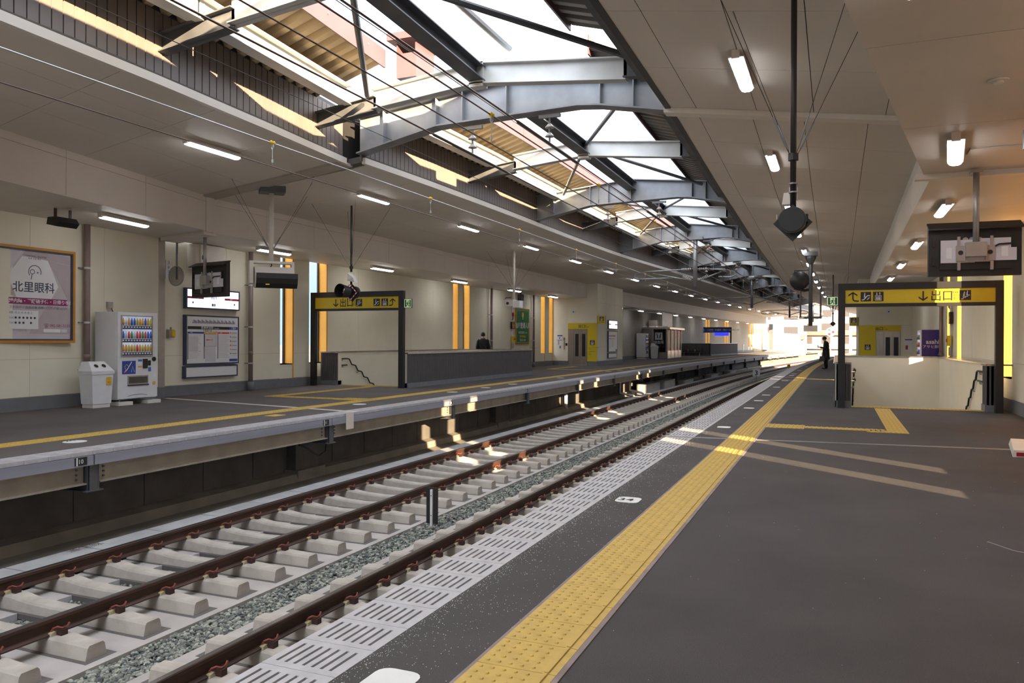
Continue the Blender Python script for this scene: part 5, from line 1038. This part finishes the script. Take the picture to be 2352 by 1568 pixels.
B(-11.9,-10.45,83.9,84.0,1.98,2.28).build('departure_display','lit_blue',bs)
c=cv(104); vending('red vending machine near the end of the far platform',-11.5,104.6,105.7,.7,2.0,'vend_red',False,front='sign_white'); 
rv=bpy.data.objects['vending_machine.002'] if 'vending_machine.002' in bpy.data.objects else None
if rv: P=Plane(rv,'y-',(-12.1,104.59,1.3)); P.text('Cola',.3,.0,.16,'sign_white','C',.02,.003)
bin_('grey recycling bin in front of the red vending machine',-11.3,104.0,1.3)
wbd=thing('white_boards','pair of white boards on the wall near the far platform end','notice board',(-10.3,112,1)); 
for a in (0,1): B(-11.2+a*.85,-10.4+a*.85,109.9,109.95,.85,2.6).build('board','sign_white',wbd)
struct(B(-11.5,-8.6,109.95,110.15,0,4.6).build('wall_end','wall')); 
for i,(x,y,m,l) in enumerate(((-8.9,110.,'white_body','white column at the end of the far platform building'),(-8.2,110.6,'parapet','dark grey column at the end of the far platform building'))):
    o=thing('building_column',l,'column',(x,y,0)); B(x-.25,x+.25,y-.25,y+.25,0,3.75).build('shaft',m,o); B(x-.28,x+.28,y-.28,y+.28,0,.25).build('base','base_grey',o)
ws=thing('windscreen','row of pale translucent panels along the end of the far platform','windscreen',(-7.5,120,0))
for i in range(12):
    y=111.5+2.*i; x=-15.4+cv(y)+1.6; x2=-15.4+cv(y+2)+1.6; MB().hexa([(x,y+.06,.1),(x+.03,y+.06,.1),(x2+.03,y+1.94,.1),(x2,y+1.94,.1),(x,y+.06,2.6),(x+.03,y+.06,2.6),(x2+.03,y+1.94,2.6),(x2,y+1.94,2.6)]).build('panel','sign_white',ws); B(x-.05,x+.05,y-.05,y+.05,0,2.7).build('post','galv_dark',ws)
# ================================================================ near platform things
F,P,bx=exit_frame('black exit sign frame over the stairs on the near platform',.03,3.08,18.05,2.66,None,.14,2.23,2.52,False)
arrow_turn(P,.32,2.27,.21,'sign_black',1); icon(P,.47,2.275,.20,'escalator'); icon(P,.71,2.275,.20,'elevator'); arrow_down(P,1.65,2.27,.20,'sign_black'); P.text('出口',1.80,2.285,.175,'sign_black','L',.008,.005,.88); P.text('Exit',2.19,2.42,.05,'sign_black','L',0,.005); P.text('出口',2.19,2.355,.045,'sign_black','L',0,.005); P.text('출구',2.19,2.29,.045,'sign_black','L',0,.005); icon(P,2.31,2.275,.20,'stairs')
exit_sign('green running man exit sign beside the frame on the near platform',-.20,18.1,2.19,.232,.20)
ribbed('stair_parapet','dark ribbed parapet with steel coping on the track side of the near platform stairs','parapet',[((.0,18.3),(.30,18.3),(0,-1)),((-.02,27.1),(-.02,18.3),(-1,0))],0,.97,True)
ribbed('stair_parapet','dark ribbed parapet end by the wall at the near platform stairs','parapet',[((2.83,18.3),(3.07,18.3),(0,-1)),((2.83,18.75),(2.83,18.3),(-1,0))],0,.97,True)
struct(MB().box(2.90,2.95,18.75,27.1,-4,.94).box(.22,2.93,26.9,26.98,-4,.94).box(.24,.30,18.75,27.0,-4,.0).build('stairwell_lining','wall')); struct(MB().box(2.88,3.3,18.3,27.4,.94,.975).box(-.05,3.0,26.88,27.4,.94,.975).build('stairwell_coping','steel_cop'))
handrail('black handrail on the right stairwell wall of the near platform',2.86,18.45,-1); handrail('black handrail on the left stairwell wall of the near platform',.38,18.6,1)
monitor('hanging monitor seen from behind at the right edge of the view',1.68,11.85,3.66,2.30,3.02,1.08,.04)
signal('black diamond signal lamp with a white floodlight hanging over the near platform',-.36,7.3,4.72,2.46,.76,'black',True,-1,3.05)
# clock pole
ck=thing('clock_pole','grey hanging pole with a round clock back and a cradle frame over the near platform','clock',(-.87,30.,4.6)); x,y=-.87,30.
MB().tube([(x,y,4.62),(x,y,1.98)],.07,12).build('pole','galv_dark',ck,True); MB().tube([(x,y,4.62),(x,y,4.42),(x,y,4.2)],[.2,.18,.08],8).build('head','galv_dark',ck); B(x-.23,x+.23,y-.2,y+.2,4.5,4.64).build('head_plate','galv_dark',ck)
MB().tube([(x-.38,y-.12,3.63),(x-.38,y-.02,3.63),(x-.38,y+.06,3.63)],[.27,.34,.34],28).build('clock_case','black',ck,True); MB().tube([(x-.55,y,3.35),(x-.2,y,3.26),(x,y,3.30)],.05,8).build('clock_arm','black',ck); MB().tube([(x,y,4.02),(x-.55,y,4.0),(x-.55,y,3.85)],.022,8).build('lamp_arm','black',ck)
for s in (-.34,.34): MB().tube([(x+s,y,3.35),(x+s,y,2.28)],.03,8).build('cradle_side','galv_dark',ck)
B(x-.38,x+.38,y-.04,y+.04,2.24,2.32).build('cradle_base','galv_dark',ck); B(x-.24,x+.24,y-.03,y,1.78,2.0).build('plate','offwhite',ck); B(x-.04,x+.04,y-.04,y-.03,1.98,2.06).build('tag','hang_yellow',ck)
signal('small black diamond signal lamp far along the near platform',-.16,40.,4.6,2.26,.62,'black',False,-1,2.75)
# lift tower on the near platform
tw=struct(thing('wall_lift',None,None,(2.3,41.5,0))); B(1.0,3.65,41.52,46.,0,4.6).build('core','wall_joint',tw)
B(.985,1.0,41.52,46.,.25,4.5).build('wall_panel','wall',tw); B(1.003,3.6,41.5,41.52,2.22,4.5).build('wall_panel','wall',tw); B(2.84,3.6,41.5,41.52,.25,2.215).build('wall_panel','wall',tw); B(.98,1.77,41.49,41.52,0,.24).build('base','base_grey',tw); B(2.84,3.6,41.49,41.52,0,.24).build('base','base_grey',tw)
sy=tag(B(1.02,2.84,41.485,41.5,1.92,2.22).box(1.02,1.77,41.485,41.5,.24,1.92).build('exit_surround','sign_yellow'),'yellow exit surround panel around the lift door on the near platform','sign'); P=Plane(sy,'y-',(0,41.485,0)); P.text('出口',1.74,1.99,.13,'sign_black','L',.01,.004); P.text('Exit',2.05,2.09,.045,'sign_black','L',0,.004); P.text('出口 출구',2.05,2.0,.045,'sign_black','L',0,.004); icon(P,1.27,1.02,.26,'elevator')
lift_door('',1.78,2.83,41.5,1.92,'door_2')
fl=thing('flag_sign','yellow lift flag sign on the near lift tower corner','sign',(.8,41.5,2.2)); B(.58,.98,41.46,41.54,2.18,2.62).build('case','sign_black',fl); P=Plane(fl,'y-',(.58,41.46,2.18)); P.rect(.0,.37,.0,.44,'sign_yellow','face'); icon(P,.08,.15,.24,'elevator'); P.text('出口専用',.19,.05,.06,'sign_black','C',0,.005)
dt=thing('detector_box','small white detector on the wall above the near lift door','detector',(2.3,41.5,2.8)); B(2.2,2.44,41.46,41.5,2.75,2.99).build('case','white_body',dt); B(2.29,2.35,41.455,41.46,2.84,2.9).build('lens','black',dt)
nt_=thing('notice_sheet','white notice sheets on the wall right of the near lift door','notice',(3.2,41.48,1.2)); P=Plane(nt_,'y-',(3.0,41.495,.95)); P.rect(0,.42,0,.62,'sign_white','sheet'); P.rect(.02,.42,.55,.6,'sign_blue','sheet_header',.003); P.rect(.05,.15,.1,.3,'vend_red','photo',.003)
V=thing('vending_machine','dark blue drinks vending machine with white brand lettering on its side near the right wall','vending machine',(2.95,30,0))
B(2.66,3.25,29.5,30.6,.1,1.83).build('body','vend_blue',V); B(2.62,2.66,29.51,30.59,.12,1.82).build('door','white_body',V); B(2.70,3.2,29.55,30.5,0,.1).build('plinth','offwhite',V); B(2.612,2.62,29.58,30.4,.95,1.74).build('display_window','lit_drinks',V); B(2.61,2.62,29.6,30.3,.25,.45).build('tray_flap','black',V)
for i in range(8):
    for r in range(3): MB().tube([(2.60,29.66+.09*i,1.0+.25*r),(2.60,29.66+.09*i,1.16+.25*r)],.03,8).build('drink_sample',['can_a','can_b','can_c','can_d'][(i+r)%4],V,True)
Pv=Plane(V,'y-',(2.0,29.498,0)); Pv.text('asahi',.98,1.36,.15,'sign_white','C',.02,.003); Pv.text('アサヒ飲料',.98,1.22,.085,'sign_white','C',.01,.003)
emergency('emergency stop button with hazard plate before the blue vending machine',3.27,27.2,'x-')
T=downpipe('brown downpipe on the right wall beside the blue vending machine',3.2,29.2,3.7,(1.0,2.6))
rc=thing('ceiling_disc','small round cover plate on the low soffit at upper right','detector',(1.29,7.86,3.69)); MB().tube([(1.29,7.86,3.699),(1.29,7.86,3.685)],.085,20).build('plate','soffit',rc); MB().tube([(1.29,7.86,3.687),(1.29,7.86,3.672)],.04,14).build('lens','offwhite',rc)
hs=thing('ceiling_hatch','shallow rectangular cover on the low soffit at the right edge','hatch',(1.6,10.7,3.69)); B(1.45,2.05,10.5,10.75,3.685,3.699).build('cover','soffit',hs); B(1.44,1.47,10.48,10.77,3.678,3.699).build('trim','cream_body',hs)
sp=thing('speaker','black speaker at the right edge of the view under the low soffit','speaker',(1.85,9.2,3.5)); B(1.76,2.1,9.1,9.4,3.4,3.6).build('cabinet','black',sp); B(1.9,1.94,9.2,9.24,3.6,3.7).build('bracket','black',sp)
pb=thing('plinth_block','small white weathered plastic block on the asphalt at the right edge','block',(2.25,12.0,0)); MB().hexa([(2.02,11.25,0),(2.5,11.3,0),(2.62,12.6,0),(2.22,12.65,0),(2.03,11.27,.085),(2.49,11.32,.085),(2.60,12.58,.085),(2.24,12.62,.085)]).build('body','offwhite',pb); MB().hexa([(2.06,11.245,.015),(2.16,11.255,.015),(2.16,11.265,.015),(2.06,11.255,.015),(2.06,11.24,.06),(2.16,11.25,.06),(2.16,11.265,.06),(2.06,11.255,.06)]).build('sticker','sign_red',pb)
# cracks and scuffs on the near asphalt
for i,pts in enumerate(([(1.15,4.6),(1.3,4.62),(1.5,4.55),(1.75,4.62),(2.0,4.6)],[(1.0,6.4),(1.12,6.2),(1.2,6.15),(1.3,5.95)])):
    MB().tube([(a,b,.0) for a,b in pts],.004,5).build('crack','scuff',floor_n)
# ================================================================ people
def person(label,loc,rz,coat,pose,h=1.0):
    T=thing('person',label,'person',loc,None,rz); V=[];R_=[];E=[]
    def add(p,r,par=None):
        V.append(Vector(p)*h); R_.append(r*h); 
        if par is not None: E.append((par,len(V)-1))
        return len(V)-1
    pe=add((0,0,.92),.125); sp=add((0,-.01,1.10),.115,pe); ch=add((0,-.01,1.29),.125,sp); nb=add((0,.02,1.42),.06,ch); nk=add((0,.05,1.48),.055,nb); hd=add((0,.09,1.56),.085,nk); ht=add((0,.10,1.64),.075,hd)
    no=add((0,.185,1.555),.014,hd)
    for s in (-1,1):
        hp=add((s*.09,0,.86),.095,pe); kn=add((s*.10,.02,.49),.062,hp); an=add((s*.10,-.02,.09),.042,kn); to=add((s*.11,.12,.04),.036,an)
        sh=add((s*.17,-.01,1.36),.062,ch); el,wr,hn=pose[s]; e=add(el,.045,sh); w=add(wr,.03,e); p=add(hn,.034,w)
        d=(Vector(hn)-Vector(wr)).normalized(); q=d.cross(Vector((1,0,0))).normalized()
        for k,(o,l) in enumerate(((-.028,.07),(-.01,.085),(.01,.08),(.026,.065))):
            a=Vector(hn)+q*o; f1=add(a+d*l*.6,.009,p); add(a+d*l+Vector((0,0,-.012)),.008,f1)
        th=add(Vector(wr)+d*.04+q*-.045,.011,w); add(Vector(wr)+d*.075+q*-.055,.009,th)
    me=bpy.data.meshes.new('body'); me.from_pydata([tuple(v) for v in V],E,[]); me.materials.append(MT['skin']); o=bpy.data.objects.new('body',me); COL.objects.link(o); o.parent=T
    md=o.modifiers.new('skin','SKIN'); sv=me.skin_vertices[0].data
    for i,r in enumerate(R_): sv[i].radius=(r,r)
    sv[0].use_root=True; su=o.modifiers.new('sub','SUBSURF'); su.levels=su.render_levels=1
    # clothing shells
    rings=coat['rings']; n=16; vs=[]; fs=[]
    for (z,yc,rx,ry) in rings: vs += [(rx*h*math.cos(2*math.pi*i/n),(yc+ry*math.sin(2*math.pi*i/n))*h,z*h) for i in range(n)]
    for j in range(len(rings)-1):
        for i in range(n): k=(i+1)%n; fs.append((j*n+i,j*n+k,(j+1)*n+k,(j+1)*n+i))
    fs.append(tuple((len(rings)-1)*n+i for i in range(n))); c=MB().add(vs,fs); 
    for s in (-1,1):
        el,wr,hn=pose[s]; c.tube([Vector((s*.14,-.01,1.38))*h,Vector((s*.19,-.01,1.33))*h,Vector(el)*h,Vector(wr)*h],[.07,.078,.066,.055],10)
    c.build('coat',coat['mat'],T,True,local=True)
    t=MB()
    for s in (-1,1): t.tube([Vector((s*.09,0,.88))*h,Vector((s*.10,.02,.49))*h,Vector((s*.10,-.02,.07))*h],[.10,.075,.06],10)
    t.build('trousers','coat',T,True,local=True)
    for s in (-1,1): MB().ball((s*.105*h,.06*h,.045*h),.1*h,10,6,(.45,1.3,.45)).build('shoe','shoe',T,True,local=True)
    MB().ball((0,.075*h,1.615*h),.108*h,14,8,(.88,1.02,.92)).build('hair','hair',T,True,local=True)
    for s in (-1,1): MB().ball((s*.034*h,.168*h,1.575*h),.011*h,8,5).build('eye','black',T,True,local=True); MB().ball((s*.088*h,.08*h,1.555*h),.022*h,8,5,(.5,.8,1.2)).build('ear','skin',T,True,local=True)
    MB().box(-.022*h,.022*h,.168*h,.178*h,1.513*h,1.519*h).build('mouth','sign_red',T,local=True)
    return T
long_coat={'mat':'coat','rings':[(.50,.0,.24,.20),(.62,.0,.235,.19),(.85,.0,.215,.17),(1.05,-.01,.195,.15),(1.25,-.015,.20,.145),(1.38,-.01,.17,.12),(1.46,.03,.085,.08)]}
jack={'mat':'jacket','rings':[(.82,.0,.20,.15),(1.05,-.01,.20,.145),(1.25,-.015,.215,.145),(1.38,-.01,.18,.12),(1.45,.03,.085,.08)]}
pr_=person('person in a long black coat looking down at a phone on the near platform',(-.5,43.3,0),1.35,long_coat,{-1:((-.23,-.02,1.10),(-.16,.22,1.12),(-.12,.30,1.14)),1:((.24,-.03,1.08),(.25,.02,.84),(.25,.03,.76))},.985)
ph=thing('phone','small dark phone in the hand of the person in the long coat','phone',(-.5,43.3,0),None,1.35); MB().box(-.16,-.08,.36,.385,1.10,1.24).build('case','black',ph,local=True)
bgp=thing('shopping_bag','white plastic shopping bag held by the person in the long coat','bag',(-.5,43.3,0),None,1.35)
MB().hexa([(.17,-.10,.36),(.34,-.10,.36),(.34,.16,.36),(.17,.16,.36),(.22,-.07,.66),(.29,-.07,.66),(.29,.12,.66),(.22,.12,.66)]).build('body','bag_white',bgp,local=True)
for a in (-.04,.08): MB().tube([(.25,a-.02,.66),(.25,.02,.77),(.26,a+.03,.66)],.012,6).build('handle','bag_white',bgp,local=True)
hb=thing('handbag','black bag hanging at the knee of the person in the long coat','bag',(-.5,43.3,0),None,1.35); MB().hexa([(-.30,-.02,.40),(-.20,-.02,.40),(-.20,.26,.40),(-.30,.26,.40),(-.28,.0,.66),(-.22,.0,.66),(-.22,.24,.66),(-.28,.24,.66)]).build('body','black',hb,local=True); MB().tube([(-.25,.04,.66),(-.24,.1,.95),(-.24,.2,.66)],.01,6).build('strap','black',hb,local=True)
pl_=person('person in a dark jacket seen from behind beyond the far stair parapet',(-14.35,31.0,0),.5,jack,{-1:((-.25,-.02,1.08),(-.24,.04,.84),(-.24,.06,.76)),1:((.25,-.02,1.08),(.24,.04,.84),(.24,.06,.76))},1.03)
MB().tube([(-.17,-.13,1.38),(0,-.165,1.2),(.19,-.13,.95)],.02,6).build('bag_strap','black',pl_,local=True)
# ================================================================ outside
struct(MB().add([(-900,-400,-9),(900,-400,-9),(900,2600,-9),(-900,2600,-9)],[(0,1,2,3)]).build('ground','ground'))
struct(slab('viaduct','concrete',-16,4.2,YB,150,-3.,-1.7))
hv=[];hf=[]
for i in range(41):
    x=-900+45*i; z=95+60*math.sin(i*.31)+35*math.sin(i*.83+1); hv += [(x,1900,-10),(x,1900+40*math.sin(i),z)]
    hv += [(x,2300,-10)]
for i in range(40): hf += [(3*i,3*i+3,3*i+4,3*i+1),(3*i+1,3*i+4,3*i+5,3*i+2)]
struct(MB().add(hv,hf).build('hills','haze_hill'))
def house(label,x,y,w,d,h,m,floors,cols,roof='town_pink'):
    T=thing('apartment_house',label,'building',(x,y,-9)); B(x-w/2,x+w/2,y,y+d,-9,h).build('wall',m,T); B(x-w/2-.4,x+w/2+.4,y-.4,y+d+.4,h,h+.5).build('roof',roof,T)
    for f in range(floors):
        z=h-2.6-3.0*f
        if f: B(x-w/2,x+w/2,y-1.0,y,z-1.1,z-.2).build('balcony','town_pink' if f%2 else m,T)
        for c in range(cols): a=x-w/2+(c+.25)*w/cols; wn=B(a,a+.5*w/cols,y-.05,y,z,z+1.5).build('window','town_dark',T)
    return T
house('pale apartment block with pink balconies beyond the platform end',2.,185.,20,12,9.5,'town_white',5,5); house('low white house with a red roof line behind the tracks',-14.,170.,16,12,8.5,'town_white',2,3); house('cream apartment block at the right behind the signal',20.,200.,14,12,12.,'town_white',5,3); house('white terrace far left beyond the windscreen panels',-30.,210.,20,12,11.,'town_white',3,4)
for i,(x,y) in enumerate(((2.3,150.),(7.,165.))):
    T=thing('mast','tall pale mast beyond the platform end, %s'%('nearer one' if i==0 else 'further one'),'mast',(x,y,-3)); MB().tube([(x,y,-3),(x,y,9)],.25,10).build('shaft','white_body',T)
sg2=thing('rail_signal','round railway signal head beyond the platform end','signal',(-.9,140,0)); MB().tube([(-.9,140,-1.5),(-.9,140,2.6)],.08,8).build('post','galv',sg2); MB().tube([(-.9,139.9,3.),(-.9,140,3.)],.75,20).build('disc','sign_white',sg2)
for a,m in ((0,'vend_red'),(2.1,'sign_green'),(4.2,'vend_red')): MB().tube([(-.9+.4*math.cos(a),139.88,3+.4*math.sin(a)),(-.9+.4*math.cos(a),139.9,3+.4*math.sin(a))],.22,12).build('lamp',m,sg2)
